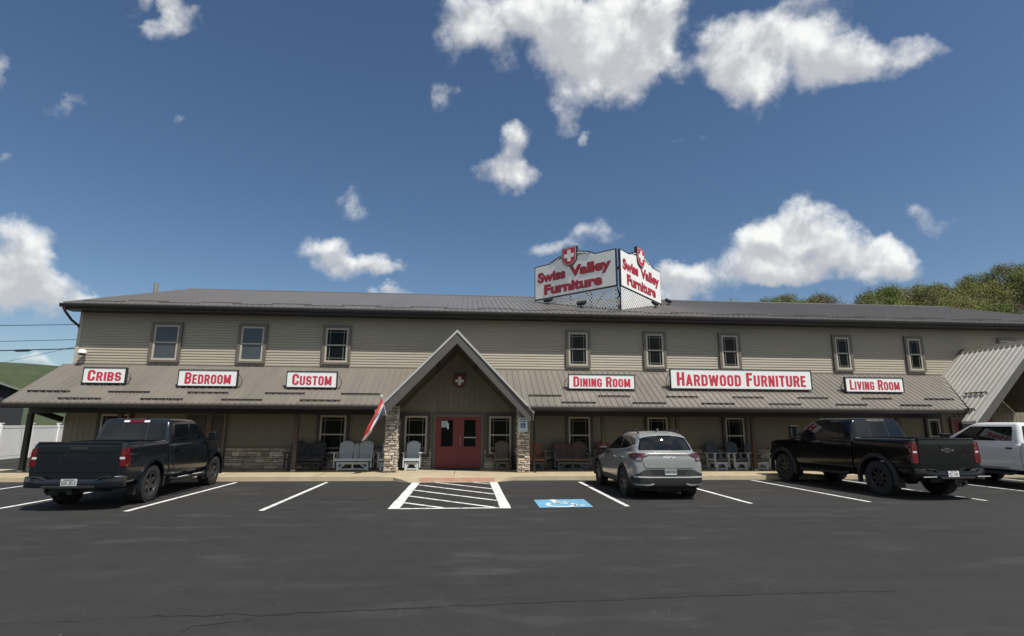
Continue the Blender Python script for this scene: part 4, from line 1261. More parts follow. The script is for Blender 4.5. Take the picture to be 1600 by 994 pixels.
def glider(x, y, seats, main, frame, label, cat, group=None, base=True, rz=0.0, w1=.50, name=None):
    """front faces -y; x,y = middle of the front edge on the floor"""
    t = empty(name or ('glider_bench' if seats > 1 else 'porch_chair'), (x, y, .13), label, cat, group, rz)
    con = .24 if seats == 2 else 0.0
    inner = w1*seats + con
    W = inner/2
    g = MB()
    for k in range(7): g.cbox(-W, W, .04 + k*.075, .105 + k*.075, .405 - k*.006, .427 - k*.006, .006)
    g.cbox(-W-.02, W+.02, .0, .038, .34, .43, .008)
    g.build('seat', main, t)
    cs = [0] if seats == 1 else [-(w1+con)/2, (w1+con)/2]
    for c in cs:
        g = MB(); back_slats(g, c, w1*1.10, .39, .66, .56); 
        g.box(c-w1/2, c+w1/2, .585, .61, .50, .57); g.box(c-w1/2*.96, c+w1/2*.96, .70, .72, .86, .92)
        g.build('backrest', main, t)
    if con:
        g = MB(); back_slats(g, 0, con*1.0, .39, .56, .56, 4); g.build('centre_backrest', main, t)
        g = MB()
        g.build('', main, t) if False else None
    for s in (-1, 1):
        g = MB()
        g.cbox(s*(W+.055)-.065, s*(W+.055)+.065, -.06, .66, .62, .645, .008)
        g.cbox(s*(W+.045)-.02, s*(W+.045)+.02, .0, .085, .10, .62, .005)
        g.cbox(s*(W+.045)-.02, s*(W+.045)+.02, .52, .60, .10, .62, .005)
        g.cbox(s*(W+.045)-.018, s*(W+.045)+.018, .085, .52, .34, .43, .005)
        g.build('armrest', frame, t)
    g = MB(); wb = W*.86
    g.cbox(-wb, wb, .06, .10, .22, .30, .006); g.cbox(-wb, wb, .055, .095, .03, .08, .006); g.cbox(-wb, wb, .56, .60, .22, .30, .006)
    for s in (-1, 1):
        g.cbox(s*wb-.035, s*wb+.035, .045, .105, 0, .30, .006); g.cbox(s*wb-.035, s*wb+.035, .55, .61, 0, .30, .006)
        g.box(s*wb-.02, s*wb+.02, .10, .56, .22, .29); g.box(s*wb-.02, s*wb+.02, .10, .56, .0, .05)
        g.bar((s*wb*.93, .08, .09), (s*wb*.55, .08, .21), .03, .05)
    if seats > 1: g.box(-.03, .03, .06, .09, .08, .22)
    g.build('glider_base', frame, t)
    return t
G1 = 'furniture displayed along the porch'
glider(-5.83, 20.80, 2, POLYBLK, POLYBLK, 'black double glider bench beside the porch post', 'bench', G1)
glider(-4.08, 20.80, 2, POLYGREY, POLYGREY, 'grey double glider bench with two rounded backs', 'bench', G1)
glider(-2.87, 20.80, 1, POLYGREY, POLYGREY, 'grey porch chair half hidden behind the left stone pillar', 'chair', G1)
glider(-1.96, 20.80, 1, POLYGREY, POLYGREY, 'grey porch chair standing alone left of the red doors', 'chair', G1)
glider(1.40, 20.95, 1, POLYOLIVE, POLYOLIVE, 'weathered olive wood chair right of the red doors', 'chair', G1)
glider(2.62, 20.75, 1, POLYORANGE, POLYSLATE, 'orange brown porch chair just right of the right stone pillar', 'chair', G1, w1=.62)
glider(4.02, 20.75, 2, POLYBROWN, POLYSLATE, 'mahogany brown double bench below the dining side window', 'bench', G1)
glider(5.38, 20.80, 1, POLYRED, POLYSLATE, 'dark red porch chair behind the front of the grey SUV', 'chair', G1)
glider(9.80, 20.70, 1, POLYSLATE, POLYLIGHT, 'slate chair with pale frame, leftmost of three right of the grey SUV', 'chair', G1, rz=R(8))
glider(10.56, 20.66, 1, POLYSLATE, POLYLIGHT, 'slate chair with pale frame, next to the porch post on its left', 'chair', G1, rz=R(5))
glider(11.40, 20.66, 1, POLYSLATE, POLYLIGHT, 'slate chair with pale frame, partly behind the black truck\'s nose', 'chair', G1, rz=R(5))
def side_table(x, y, m, label, h=.48):
    t = empty('side_table', (x, y, .13), label, 'side table', G1)
    g = MB()
    for k in range(5): g.cbox(-.22, .22, k*.088, k*.088+.08, h-.022, h, .005)
    g.build('tabletop', m, t)
    for sx in (-1, 1):
        for yy in (.03, .40):
            g = MB(); g.cbox(sx*.18-.022, sx*.18+.022, yy-.022, yy+.022, 0, h-.023, .004); g.build('leg', m, t)
    g = MB(); g.box(-.16, .16, .05, .38, .14, .16); g.build('shelf', m, t)
side_table(3.16, 20.95, POLYBLK, 'black side table between the orange chair and the brown bench', .62)
side_table(.62+.02, 21.0, POLYBLK, 'small black side table just right of the red doors', .5) if False else None
side_table(-4.98+.06, 21.2, POLYBLK, 'black side table between the black and the grey bench') if False else None
side_table(2.02, 21.15, POLYBLK, 'black side table between the olive chair and the stone pillar', .5)

# ------------------------------------------------------------------ left background
t = empty('privacy_fence', (-24, 33, 0), 'white vinyl privacy fence beside the lot on the far left', 'fence')
inv = Matrix.Translation(-Vector(t.location))
a, b = Vector((-20.75, 18.9, 0)), Vector((-24.3, 42.9, 0)); n = 10
for k in range(n+1):
    p = a.lerp(b, k/n); g = MB()
    g.cbox(p.x-.065, p.x+.065, p.y-.065, p.y+.065, 0, 1.72, .008); g.cbox(p.x-.085, p.x+.085, p.y-.085, p.y+.085, 1.72, 1.76, .008)
    o = g.build('fence_post', FENCEW, t); o.matrix_parent_inverse = inv
    if k < n:
        q = a.lerp(b, (k+1)/n); d = (q-p).normalized(); g = MB()
        g.bar(p + d*.07 + Vector((0, 0, .10)), q - d*.07 + Vector((0, 0, .10)), .05, .14)
        g.bar(p + d*.07 + Vector((0, 0, 1.58)), q - d*.07 + Vector((0, 0, 1.58)), .05, .12)
        m_ = int(((q-p).length-.14)/.15)
        for i in range(m_):
            u0 = .07 + i*((q-p).length-.14)/m_; u1 = .07 + (i+1)*((q-p).length-.14)/m_ - .006
            g.bar(p + d*u0 + Vector((0, 0, .86)), p + d*u1 + Vector((0, 0, .86)), .03, 1.34)
        o = g.build('fence_panel', FENCEW, t); o.matrix_parent_inverse = inv
t = empty('dark_shed', (-26.9, 36.0, 0), 'dark metal shed with a low pitched roof behind the white fence', 'shed', rz=R(40))
W_, ss = 12.6, .385; c = -W_/2; ez = 3.62; e = 6.75
g = MB(); g.prism([(0, 0), (0, 3.55), (c, 3.55+6.3*ss-.1), (-W_, 3.55), (-W_, 0)], .25, 10, 'y'); g.build('wall', SHEDM, t)
g = MB()
for s in (-1, 1): g.prism([(c, ez+6.3*ss+.02), (c+s*e, ez+6.3*ss-e*ss+.02), (c+s*e, ez+6.3*ss-e*ss-.10), (c, ez+6.3*ss-.10)], -.1, 10.3, 'y')
g.build('roof', SHEDM, t)
g = MB()
for s in (-1, 1): g.prism([(c, ez+6.3*ss+.05), (c+s*e, ez+6.3*ss-e*ss+.05), (c+s*e, ez+6.3*ss-e*ss-.08), (c, ez+6.3*ss-.08)], -.16, -.104, 'y')
g.build('rake_trim', mat('pale_green_trim', (.16, .18, .15), .5), t)
g = MB(); g.box(-9.2, -3.4, .2, .248, 0, 2.9); g.build('shed_door', BLACKM, t)
t = empty('gate_post', (-31.2, 46.5, 0), 'pale square post standing beyond the white fence', 'post')
g = MB(); g.cbox(-.2, .2, -.2, .2, 0, 3.1, .02); g.build('post_shaft', mat('pale_post', (.48, .48, .43), .7, var=.1, vscale=3), t)
g = MB(); g.cbox(-.25, .25, -.25, .25, 3.1, 3.25, .02); g.build('post_cap', mat('pale_post', (0, 0, 0)), t)
# utility cables from a pole out of view to the corner of the store
def cable(name, a, b, sag, r, label, splice=None):
    pts = []
    for k in range(25):
        u = k/24; p = Vector(a).lerp(Vector(b), u); p.z -= sag*4*u*(1-u); pts.append(p)
    g = MB(); g.tube(pts, r, 6)
    o = g.build(name, BLACKM, smooth=60); tag(o, label, 'cable', 'service cables to the left corner of the store')
    if splice:
        i = splice; g = MB(); d = pts[i+1]-pts[i-1]; d.normalize()
        g.tube([pts[i]-d*.38+Vector((0, 0, -.02)), pts[i]-d*.25+Vector((0, 0, -.02)), pts[i]+d*.25+Vector((0, 0, -.02)), pts[i]+d*.38+Vector((0, 0, -.02))], [.02, .05, .05, .02], 10); g.build('splice_case', BLACKM, o, smooth=40)
cable('service_cable', (-42, 27, 6.35), (-14.83, 23.4, 5.80), .25, .014, 'thin cable, topmost of those left of the store')
cable('service_cable', (-42, 29, 5.55), (-14.83, 23.6, 5.22), .20, .012, 'thin cable, second from the top left of the store')
cable('service_cable', (-42, 28, 5.10), (-14.83, 23.2, 4.78), .25, .022, 'thick cable carrying a black splice left of the store', 21)
cable('service_cable', (-36, 40, 4.9), (-14.83, 23.5, 5.18), .1, .009, 'thin slanting cable crossing the others left of the store')
t = empty('utility_pole', (-42.3, 28, 0), 'wooden utility pole carrying the cables outside the lot', 'utility pole')
g = MB(); g.tube([(0, 0, 0), (0, 0, 8.5)], [.17, .12], 12); g.build('pole', POSTM, t, smooth=40)
g = MB(); g.box(-.06, .06, -1.2, 1.2, 7.6, 7.75); g.build('crossarm', POSTM, t)
# ------------------------------------------------------------------ trees on the ridge
def leaf_mat(name, col, var=.35):
    m = mat(name, col, 0.75, spec=0.2, var=var, vscale=0.9, detail=3)
    return m
LEAVES = [leaf_mat('spring_green_leaves', (.160, .195, .060)), leaf_mat('yellow_green_leaves', (.235, .235, .085)), leaf_mat('olive_leaves', (.165, .175, .075)), leaf_mat('budding_twigs', (.20, .175, .13)), leaf_mat('dark_green_leaves', (.105, .150, .050))]
BARK = mat('bark', (.085, .070, .055), .9, var=.2, vscale=4)
def tree_meshes(seed, h, w, mtl, n=1500, leaf=.42, bare=0.0):
    r_ = random.Random(seed); tr = MB()
    th = h*.42
    tr.tube([(0, 0, -2.0), (.05*h*.1, 0, th*.5), (r_.uniform(-.2, .2), r_.uniform(-.2, .2), th), (r_.uniform(-.3, .3), r_.uniform(-.3, .3), h*.8)], [.022*h, .018*h, .014*h, .004*h], 7)
    clumps = []
    for k in range(34):
        a = r_.uniform(0, 2*math.pi); zz = r_.uniform(.30, 1.0); rad = w*.5*math.sin(min(1, (1.06-zz)*1.75 + .08)*math.pi/2)*r_.uniform(.45, 1.0)
        c = Vector((rad*math.cos(a), rad*math.sin(a), h*zz*.95)); clumps.append((c, w*r_.uniform(.12, .24)))
        s = Vector((0, 0, h*max(.25, zz-.28))); m_ = s.lerp(c, .5) + Vector((0, 0, -.05*h))
        tr.tube([s, m_, c], [.007*h, .0045*h, .002*h], 5, False)
    cr = MB()
    for k in range(n):
        c, rad = clumps[r_.randrange(len(clumps))]
        d = Vector((r_.gauss(0, 1), r_.gauss(0, 1), r_.gauss(0, .75))); d = d.normalized()*rad*(r_.random()**.45)
        p = c + d; q = leaf*r_.uniform(.55, 1.3)
        u = Vector((r_.gauss(0, 1), r_.gauss(0, 1), r_.gauss(0, 1))).normalized(); v = u.cross(Vector((r_.gauss(0, 1), r_.gauss(0, 1), r_.gauss(0, 1)))).normalized()
        cr.add([p-u*q, p-v*q*.55, p+u*q, p+v*q*.55], [(0, 1, 2, 3)])
    if bare:
        for k in range(int(200*bare)):
            c, rad = clumps[r_.randrange(len(clumps))]
            d = Vector((r_.gauss(0, .6), r_.gauss(0, .6), r_.uniform(.2, 1.2))).normalized()*rad*1.5
            tr.tube([c, c+d*.5 + Vector((r_.uniform(-.2, .2), 0, 0)), c+d], [.03, .02, .008], 4, False)
    return tr.mesh('trunk', BARK, 60), cr.mesh('crown', mtl)
KINDS = []
for i, (h, w, li, n, leaf, bare) in enumerate(((13, 10, 0, 15000, .15, 0), (11, 9, 1, 12000, .14, .3), (14, 11, 2, 14000, .15, .2), (12, 9, 3, 5000, .13, 1.0), (15, 12, 4, 17000, .155, 0), (12, 10, 1, 9000, .14, .6), (14, 10, 0, 13000, .15, 0))):
    KINDS.append(tree_meshes(100+i, h, w, LEAVES[li], n, leaf, bare))
TL = ['bright green leafy tree on the wooded ridge behind the store', 'yellow green spring tree on the wooded ridge behind the store', 'olive green tree on the wooded ridge behind the store', 'brown budding tree with bare twigs on the ridge behind the store', 'dark green full tree on the wooded ridge behind the store']
KL = [0, 1, 2, 3, 4, 1, 0]
def tree(k, x, y, s, rz, dz=0.0):
    t = empty('deciduous_tree', (x, y, hill_z(x, y) + dz), TL[KL[k]], 'tree', 'trees on the ridge behind the store', rz)
    t.scale = (s, s, s*random.Random(int(x*7)).uniform(.88, 1.1))
    for nm, me in zip(('trunk', 'crown'), KINDS[k]):
        o = bpy.data.objects.new(nm, me); COL.objects.link(o); o.parent = t
r_ = random.Random(21)
for r0, r1, n in ((196, 214, 30), (180, 198, 26), (160, 182, 24), (135, 160, 20)):
    for i in range(n):
        az = 23 + 33*(i + r_.uniform(.1, .9))/n; rr = r_.uniform(r0, r1)
        s = r_.uniform(.82, 1.02)
        if az < 37.5: s = .86 + .12*r_.random()
        if 27.9 < az < 29.6 or 36.0 < az < 37.6: s *= .62
        if az > 50: s *= 1.0
        k = r_.choice([0, 1, 2, 3, 5, 6, 1, 2, 5]) if az < 47 else r_.choice([0, 4, 2, 6, 4, 3])
        tree(k, rr*math.sin(R(az)), rr*math.cos(R(az)), s, r_.uniform(0, 6.28))
for i in range(46):
    az = r_.uniform(56, 84); rr = r_.uniform(135, 212)
    tree(r_.choice([0, 4, 2, 6, 1, 5, 3]), rr*math.sin(R(az)), rr*math.cos(R(az)), r_.uniform(.85, 1.15), r_.uniform(0, 6.28))
# ------------------------------------------------------------------ vehicles
TYRE = mat('tyre_rubber', (0.018, 0.018, 0.019), 0.85, var=0.15, vscale=9, bump=0.2, bscale=60)
CHASSIS = mat('underbody_black', (0.008, 0.008, 0.008), 0.9)
CARGLASS = mat('car_glass', (0.005, 0.007, 0.009), 0.02, spec=0.45)
REDLENS = mat('tail_lens_red', (0.095, 0.002, 0.006), 0.12, spec=0.8, coat=0.6)
DARKLENS = mat('tail_lens_dark', (0.038, 0.008, 0.010), 0.12, spec=0.8, coat=0.6)
CLEARLENS = mat('lens_clear', (0.55, 0.55, 0.55), 0.12, spec=0.8, coat=0.5)
PLASTIC = mat('black_plastic', (0.014, 0.014, 0.015), 0.55, var=.1, vscale=12)
GREYPLASTIC = mat('grey_plastic', (0.034, 0.036, 0.036), 0.5)
SILVER = mat('silver_trim', (0.46, 0.47, 0.47), 0.35, metal=0.1)
CHROME = mat('chrome', (0.60, 0.60, 0.62), 0.12, metal=1.0)
PLATE = mat('licence_plate', (0.42, 0.43, 0.42), 0.45, var=.05, vscale=20)
PLATEBR = mat('licence_plate_white', (0.66, 0.66, 0.68), 0.45, var=.05, vscale=20)
PLATETXT = mat('plate_text', (0.045, 0.055, 0.09), 0.5)

def loft(rings, caps=True):
    n = len(rings[0]); vs = [p for r in rings for p in r]; fs = []
    for i in range(len(rings)-1):
        for k in range(n):
            fs.append((i*n+k, i*n+(k+1) % n, (i+1)*n+(k+1) % n, (i+1)*n+k))
    if caps: fs += [tuple(reversed(range(n))), tuple(range((len(rings)-1)*n, len(rings)*n))]
    return vs, fs

def solid(vs, fs, subdiv=2, cuts=(), boxes=()):
    """smooth a loft and cut the wheel arches (cylinders along x) and boxes out of it; returns a mesh"""
    g = MB(); g.add(vs, fs); me = g.mesh('tmp', [])
    o = bpy.data.objects.new('tmp', me); COL.objects.link(o)
    tmp = [o]
    if subdiv:
        m = o.modifiers.new('s', 'SUBSURF'); m.levels = subdiv; m.render_levels = subdiv
    def cut(me2):
        c = bpy.data.objects.new('tmpc', me2); COL.objects.link(c); tmp.append(c); c.hide_render = True
        b = o.modifiers.new('b', 'BOOLEAN'); b.operation = 'DIFFERENCE'; b.object = c; b.solver = 'EXACT'
    for (y, z, r, x0, x1) in cuts:
        g = MB(); g.lathe([(r, x0), (r, x1)], 40, 'x', Matrix.Translation((0, y, z))); cut(g.mesh('tmpc', []))
    for b in boxes:
        g = MB(); g.box(*b); cut(g.mesh('tmpc', []))
    out = eval_mesh(o)
    for t in tmp: bpy.data.objects.remove(t)
    return out
def place_mesh(me, name, mats, parent, smooth=35):
    me.materials.clear()
    for m in (mats if isinstance(mats, (list, tuple)) else [mats]): me.materials.append(m)
    me.polygons.foreach_set('use_smooth', [True]*len(me.polygons)); me.set_sharp_from_angle(angle=R(smooth))
    o = bpy.data.objects.new(name, me); COL.objects.link(o); o.parent = parent
    return o
def bvh_of(*meshes):
    vs = []; fs = []
    for me in meshes:
        o = len(vs); vs += [v.co.copy() for v in me.vertices]; fs += [tuple(i+o for i in p.vertices) for p in me.polygons]
    return BVHTree.FromPolygons(vs, fs)
def round_poly(pts, r=.03, k=3):
    """round the corners of a polygon"""
    out = []; n = len(pts)
    for i in range(n):
        p, a, b = Vector(pts[i]), Vector(pts[i-1]), Vector(pts[(i+1) % n])
        u, v = (a-p), (b-p); q = min(r, u.length*.45, v.length*.45)
        A, B = p + u.normalized()*q, p + v.normalized()*q
        for j in range(k+1):
            t = j/k; out.append(tuple((A*(1-t)**2 + p*2*t*(1-t) + B*t*t)))
    return out
def panel(bvh, poly, view, off=.006, th=.02, step=.07, rad=0.0):
    """a panel lying on a body: poly in the view plane, view 'L' (-x side; (y,z)), 'R' (+x side), 'B' rear (x,z), 'F' front (x,z), 'T' top (x,y)"""
    if rad: poly = round_poly(poly, rad)
    bm = bmesh.new()
    f = bm.faces.new([bm.verts.new((p[0], p[1], 0)) for p in poly]); f.normal_update()
    for ax in (0, 1):
        lo = min(p[ax] for p in poly); hi = max(p[ax] for p in poly); k = int((hi-lo)/step)
        for i in range(1, k+1):
            c = lo + (hi-lo)*i/(k+1); co = [0, 0, 0]; no = [0, 0, 0]; co[ax] = c; no[ax] = 1
            bmesh.ops.bisect_plane(bm, geom=bm.verts[:]+bm.edges[:]+bm.faces[:], plane_co=co, plane_no=no)
    bmesh.ops.triangulate(bm, faces=[f for f in bm.faces if len(f.verts) > 4])
    FARD = 6.0
    cfg = {'L': (lambda a, b: Vector((-FARD, a, b)), Vector((1, 0, 0))), 'R': (lambda a, b: Vector((FARD, a, b)), Vector((-1, 0, 0))),
           'B': (lambda a, b: Vector((a, -FARD, b)), Vector((0, 1, 0))), 'F': (lambda a, b: Vector((a, 9, b)), Vector((0, -1, 0))), 'T': (lambda a, b: Vector((a, b, 5)), Vector((0, 0, -1)))}[view]
    mk, d = cfg; hits = {}; miss = []
    for v in bm.verts:
        h = bvh.ray_cast(mk(v.co.x, v.co.y), d)
        if h[0] is None: miss.append(v)
        else: hits[v] = h[0] - d*off
    for v in miss:
        best = min(hits, key=lambda q: (q.co-v.co).length_squared)
        p = mk(v.co.x, v.co.y); dist = (hits[best] - mk(best.co.x, best.co.y)).dot(d); hits[v] = p + d*dist
    vs = list(bm.verts); idx = {v: i for i, v in enumerate(vs)}; n = len(vs)
    front = [hits[v] for v in vs]; back = [hits[v] + d*th for v in vs]
    fs = [tuple(idx[v] for v in f.verts) for f in bm.faces]
    sides = []
    for e in bm.edges:
        if len(e.link_faces) == 1:
            a, b = idx[e.verts[0]], idx[e.verts[1]]; sides.append((a, b, b+n, a+n))
    bm.free()
    g = MB(); g.add(front + back, fs + [tuple(i+n for i in reversed(f)) for f in fs] + sides)
    return g
def PN(bvh, name, poly, view, m, parent, smooth=30, **k):
    return panel(bvh, poly, view, **k).build(name, m, parent, smooth=smooth)
def both(fn):
    for s in ('L', 'R'): fn(s)

def wheel(parent, x, y, r, w, rimr, rimm, style, spokes=6):
    """tyre with a rim; x is the outer face's side"""
    s = 1 if x > 0 else -1
    M = Matrix.Translation((x, y, r)) @ Matrix.Scale(s, 4, (1, 0, 0))
    g = MB(); h = w/2
    prof = [(rimr-.01, -h*.92), (rimr+.015, -h), (r-.05, -h*1.02), (r-.018, -h*.93), (r-.003, -h*.78), (r, -h*.4), (r, h*.4), (r-.003, h*.78), (r-.018, h*.93), (r-.05, h*1.02), (rimr+.015, h), (rimr-.01, h*.92)]
    g.lathe(prof, 44, 'x', M, closed=True)
    for k in range(44):       # shoulder lugs
        a = 2*math.pi*k/44
        for sx in (-1, 1):
            B = M @ Matrix.Rotation(a, 4, 'X')
            g.box(sx*h*.55, sx*h*.98, -.016, .016, r-.022, r+.004, B)
    t = g.build('wheel', TYRE, parent, smooth=35)
    g = MB()
    g.lathe([(rimr, -h*.5), (rimr, h*.82), (rimr-.012, h*.90), (rimr-.028, h*.82), (rimr-.035, -h*.5)], 44, 'x', M, closed=True)
    for k in range(spokes):
        a = 2*math.pi*k/spokes
        B = M @ Matrix.Rotation(a, 4, 'X')
        if style == 'twin':
            for da in (-.17, .17):
                B2 = M @ Matrix.Rotation(a+da, 4, 'X')
                g.add([(h*.62, -.020, .05), (h*.62, .020, .05), (h*.80, .014, rimr-.02), (h*.80, -.014, rimr-.02), (h*.30, -.020, .05), (h*.30, .020, .05), (h*.4, .014, rimr-.02), (h*.4, -.014, rimr-.02)],
                      [(0, 1, 2, 3), (4, 7, 6, 5), (0, 4, 5, 1), (1, 5, 6, 2), (2, 6, 7, 3), (3, 7, 4, 0)], B2)
        else:
            g.add([(h*.66, -.048, .05), (h*.66, .048, .05), (h*.78, .036, rimr-.02), (h*.78, -.036, rimr-.02), (h*.30, -.048, .05), (h*.30, .048, .05), (h*.4, .036, rimr-.02), (h*.4, -.036, rimr-.02)],
                  [(0, 1, 2, 3), (4, 7, 6, 5), (0, 4, 5, 1), (1, 5, 6, 2), (2, 6, 7, 3), (3, 7, 4, 0)], B)
    g.lathe([(.085, h*.3), (.085, h*.68), (.06, h*.74), (.005, h*.76)], 20, 'x', M)
    o = g.build('rim', rimm, t, smooth=35)
    g = MB(); g.lathe([(rimr-.03, -h*.2), (rimr-.03, h*.05)], 30, 'x', M); g.build('brake_disc', CHASSIS, t, smooth=35)
    return t

def mirror_sym(half):
    """half ring points from bottom centre to top centre on +x; returns the closed ring"""
    return half + [(-x, y, z) for (x, y, z) in reversed(half) if x > 1e-6]

def pickup(name, loc, rz, label, paint, p):
    """crew cab pickup; local origin on the ground below the rear axle, front along +y"""
    t = empty(name, loc, label, 'pickup truck', None, rz)
    W, wb, r = p['w']/2, p['wb'], p['r']
    zb, rail, belt, hood, top = p['zb'], p['rail'], p['belt'], p['hood'], p['top']
    yr, yc, yf = p['yr'], p['yc'], p['yf']           # rear of bed, back of cab, nose
    ac = r*1.27
    def ring(y, w, z0, zt, sh=.07, tumble=.035):
        zm = z0 + (zt-z0)*.55
        return mirror_sym([(0, y, z0), (w*.6, y, z0), (w-.09, y, z0), (w-.03, y, z0+.05), (w, y, z0+.22), (w+.004, y, zm), (w-.01, y, zt-.22), (w-tumble, y, zt-sh), (w-tumble-.035, y, zt-.015), (w-.16, y, zt), (w*.5, y, zt+.004), (0, y, zt+.006)])
    # bed
    rings = [ring(yr, W-.035, zb+.06, rail-.015), ring(yr+.02, W-.012, zb+.03, rail), ring(yr+.12, W-.004, zb, rail), ring(yr+.6, W, zb, rail), ring(0, W, zb, rail), ring(.6, W, zb, rail), ring(yc-.09, W, zb, rail), ring(yc-.05, W-.004, zb, rail), ring(yc-.03, W-.01, zb+.01, rail-.005)]
    me = solid(*loft(rings), 1, [(0, r, ac, -3, -W+.30), (0, r, ac, W-.30, 3)], [(-W+.12, W-.12, yr+.09, yc-.12, rail-.52, rail+.3)])
    bed = place_mesh(me, 'bed', paint, t)
    # cab lower body with hood
    hy = p['ws0']                                     # windshield base
    rings = [ring(yc-.015, W-.012, zb+.01, belt-.004), ring(yc, W-.004, zb, belt), ring(yc+.06, W, zb, belt), ring(yc+1.0, W, zb, belt), ring(hy-.6, W, zb, belt), ring(hy-.1, W-.005, zb, belt-.01), ring(hy+.12, W-.012, zb, hood+.03), ring(wb, W-.01, zb, hood), ring(yf-.35, W-.04, zb, hood-.02), ring(yf-.10, W-.08, zb, hood-.06), ring(yf-.03, W-.12, zb+.02, hood-.12), ring(yf, W-.17, zb+.05, hood-.20)]
    me2 = solid(*loft(rings), 1, [(wb, r, ac, -3, -W+.30), (wb, r, ac, W-.30, 3)])
    body = place_mesh(me2, 'body', paint, t)
    # greenhouse
    wt = p['wtop']/2; wbse = W-.075
    def gring(z, w, y0, y1, cr=.10):
        q = []
        for (cx, cy, a0) in ((w-cr, y1-cr, 0), (-w+cr, y1-cr, 90), (-w+cr, y0+cr, 180), (w-cr, y0+cr, 270)):
            for k in range(5):
                a = R(a0 + 90*k/4); q.append((cx + cr*math.cos(a), cy + cr*math.sin(a), z))
        return q
    y0b, y1b, y0t, y1t = yc+.0, hy, p['rt'], p['wst']
    H = top-.055-belt
    def lerp(a, b, u): return a + (b-a)*u
    rings = [gring(belt-.06, wbse+.01, y0b, y1b+.05), gring(belt, wbse, y0b, y1b)]
    for u in (.33, .66, .92): rings.append(gring(belt+H*u, lerp(wbse, wt, u**1.15), lerp(y0b, y0t, u), lerp(y1b, y1t, u)))
    rings += [gring(top-.055, wt-.012, y0t+.015, y1t-.03), gring(top-.02, wt-.07, y0t+.07, y1t-.12), gring(top-.004, wt-.20, y0t+.22, y1t-.30), gring(top, wt-.42, y0t+.5, y1t-.6)]
    me3 = solid(*loft(rings), 0)
    cab = place_mesh(me3, 'cab', paint, t, 50)
    bv, bc, bb = bvh_of(me2), bvh_of(me3), bvh_of(me)
    # glass
    zt = belt + H*.86; zl = belt + .045
    mid = p['bp']
    def yw(z, front):          # y of windshield or rear edge at height z
        u = (z-belt)/H
        return lerp(y1b, y1t, u) if front else lerp(y0b, y0t, u)
    def side(s):
        pr = p['c_pil']
        PN(bc, 'window', [(yw(zl, 0)+pr, zl+.01), (mid-.045, zl), (mid-.045, zt), (yw(zt, 0)+pr*.75, zt)], s, CARGLASS, t, rad=.05, off=.005)
        PN(bc, 'window', [(mid+.045, zl), (yw(zl, 1)-.30, zl), (yw(zl+.10, 1)-.22, zl+.08), (yw(zt, 1)-.13, zt), (mid+.045, zt)], s, CARGLASS, t, rad=.04, off=.005)
        # doors
        zd = zb+.10
        d1 = PN(bv, 'door', [(yc+.10, zd+.25), (yc+.42, zd), (mid-.005, zd), (mid-.005, belt-.03), (yc+.06, belt-.03)], s, paint, t, rad=.05, off=.007, th=.02)
        d2 = PN(bv, 'door', [(mid+.005, zd), (hy-.10, zd), (hy-.06, zd+.3), (hy-.10, belt-.035), (mid+.005, belt-.03)], s, paint, t, rad=.05, off=.007, th=.02)
        for yy, d in ((yc+.20, d1), (mid+.16, d2)):
            if p.get('one_handle') and d is d2: pass
            PN(bv, 'handle', [(yy, belt-.175), (yy+.20, belt-.175), (yy+.20, belt-.135), (yy, belt-.135)], s, p['handle'], d, rad=.015, off=.045, th=.035)
        PN(bv, 'rocker_trim', [(yc+.45, zb+.02), (wb-ac-.06, zb+.02), (wb-ac-.10, zb+.085), (yc+.40, zb+.085)], s, PLASTIC, t, off=.010)
    both(side)
    if p.get('black_pillar'):
        for s in ('L', 'R'): PN(bc, 'door_pillar_trim', [(mid-.06, zl), (mid+.06, zl), (mid+.06, zt), (mid-.06, zt)], s, CARGLASS, t, off=.003, th=.01)
    PN(bc, 'rear_window', [(-wbse+.15, belt+.05), (wbse-.15, belt+.05), (wt-.09, zt+.02), (-wt+.09, zt+.02)], 'B', CARGLASS, t, rad=.05, off=.005)
    PN(bc, 'rear_window_frame', [(-.32, belt+.055), (-.30, belt+.055), (-.28, zt+.01), (-.30, zt+.01)], 'B', PLASTIC, t, off=.008, th=.006)
    PN(bc, 'rear_window_frame', [(.30, belt+.055), (.32, belt+.055), (.30, zt+.01), (.28, zt+.01)], 'B', PLASTIC, t, off=.008, th=.006)
    PN(bc, 'windshield', [(-wbse+.08, belt+.02), (wbse-.08, belt+.02), (wt-.07, top-.12), (-wt+.07, top-.12)], 'F', CARGLASS, t, rad=.05, off=.005)
    # third brake light
    bl = PN(bc, 'brake_light', [(-.30, top-.095), (.30, top-.095), (.30, top-.035), (-.30, top-.035)], 'B', p.get('chmsl', REDLENS), t, rad=.02, off=.014)
    for s in (-1, 1):
        PN(bc, 'cargo_light', [(s*.30, top-.09), (s*.17, top-.09), (s*.17, top-.042), (s*.30, top-.042)][::s], 'B', p.get('cargo', CLEARLENS), bl, rad=.015, off=.018, th=.012)
    g = MB(); g.tube([(.08, y0t+.35, top-.02), (.08, y0t+.28, top+.09)], [.018, .006], 8); g.build('roof_antenna', PLASTIC, t, smooth=40)
    # tailgate
    tg_w = W-(.145 if p['style'] == 'letters' else .20)
    tg = PN(bb, 'tailgate', [(-tg_w, zb+.16), (tg_w, zb+.16), (tg_w, rail-.02), (-tg_w, rail-.02)], 'B', paint, t, rad=.02, off=.018, th=.03)
    g = MB()
    for s in (-1, 1): g.box(s*(tg_w+.006)-.004, s*(tg_w+.006)+.004, yr-.004, yr+.03, zb+.16, rail-.03)
    g.build('tailgate_gap', CHASSIS, t)
    g = MB(); g.cbox(-tg_w, tg_w, yr-.035, yr+.05, rail-.035, rail+.012, .012); g.build('tailgate_cap', p.get('capm', paint), tg, smooth=30)
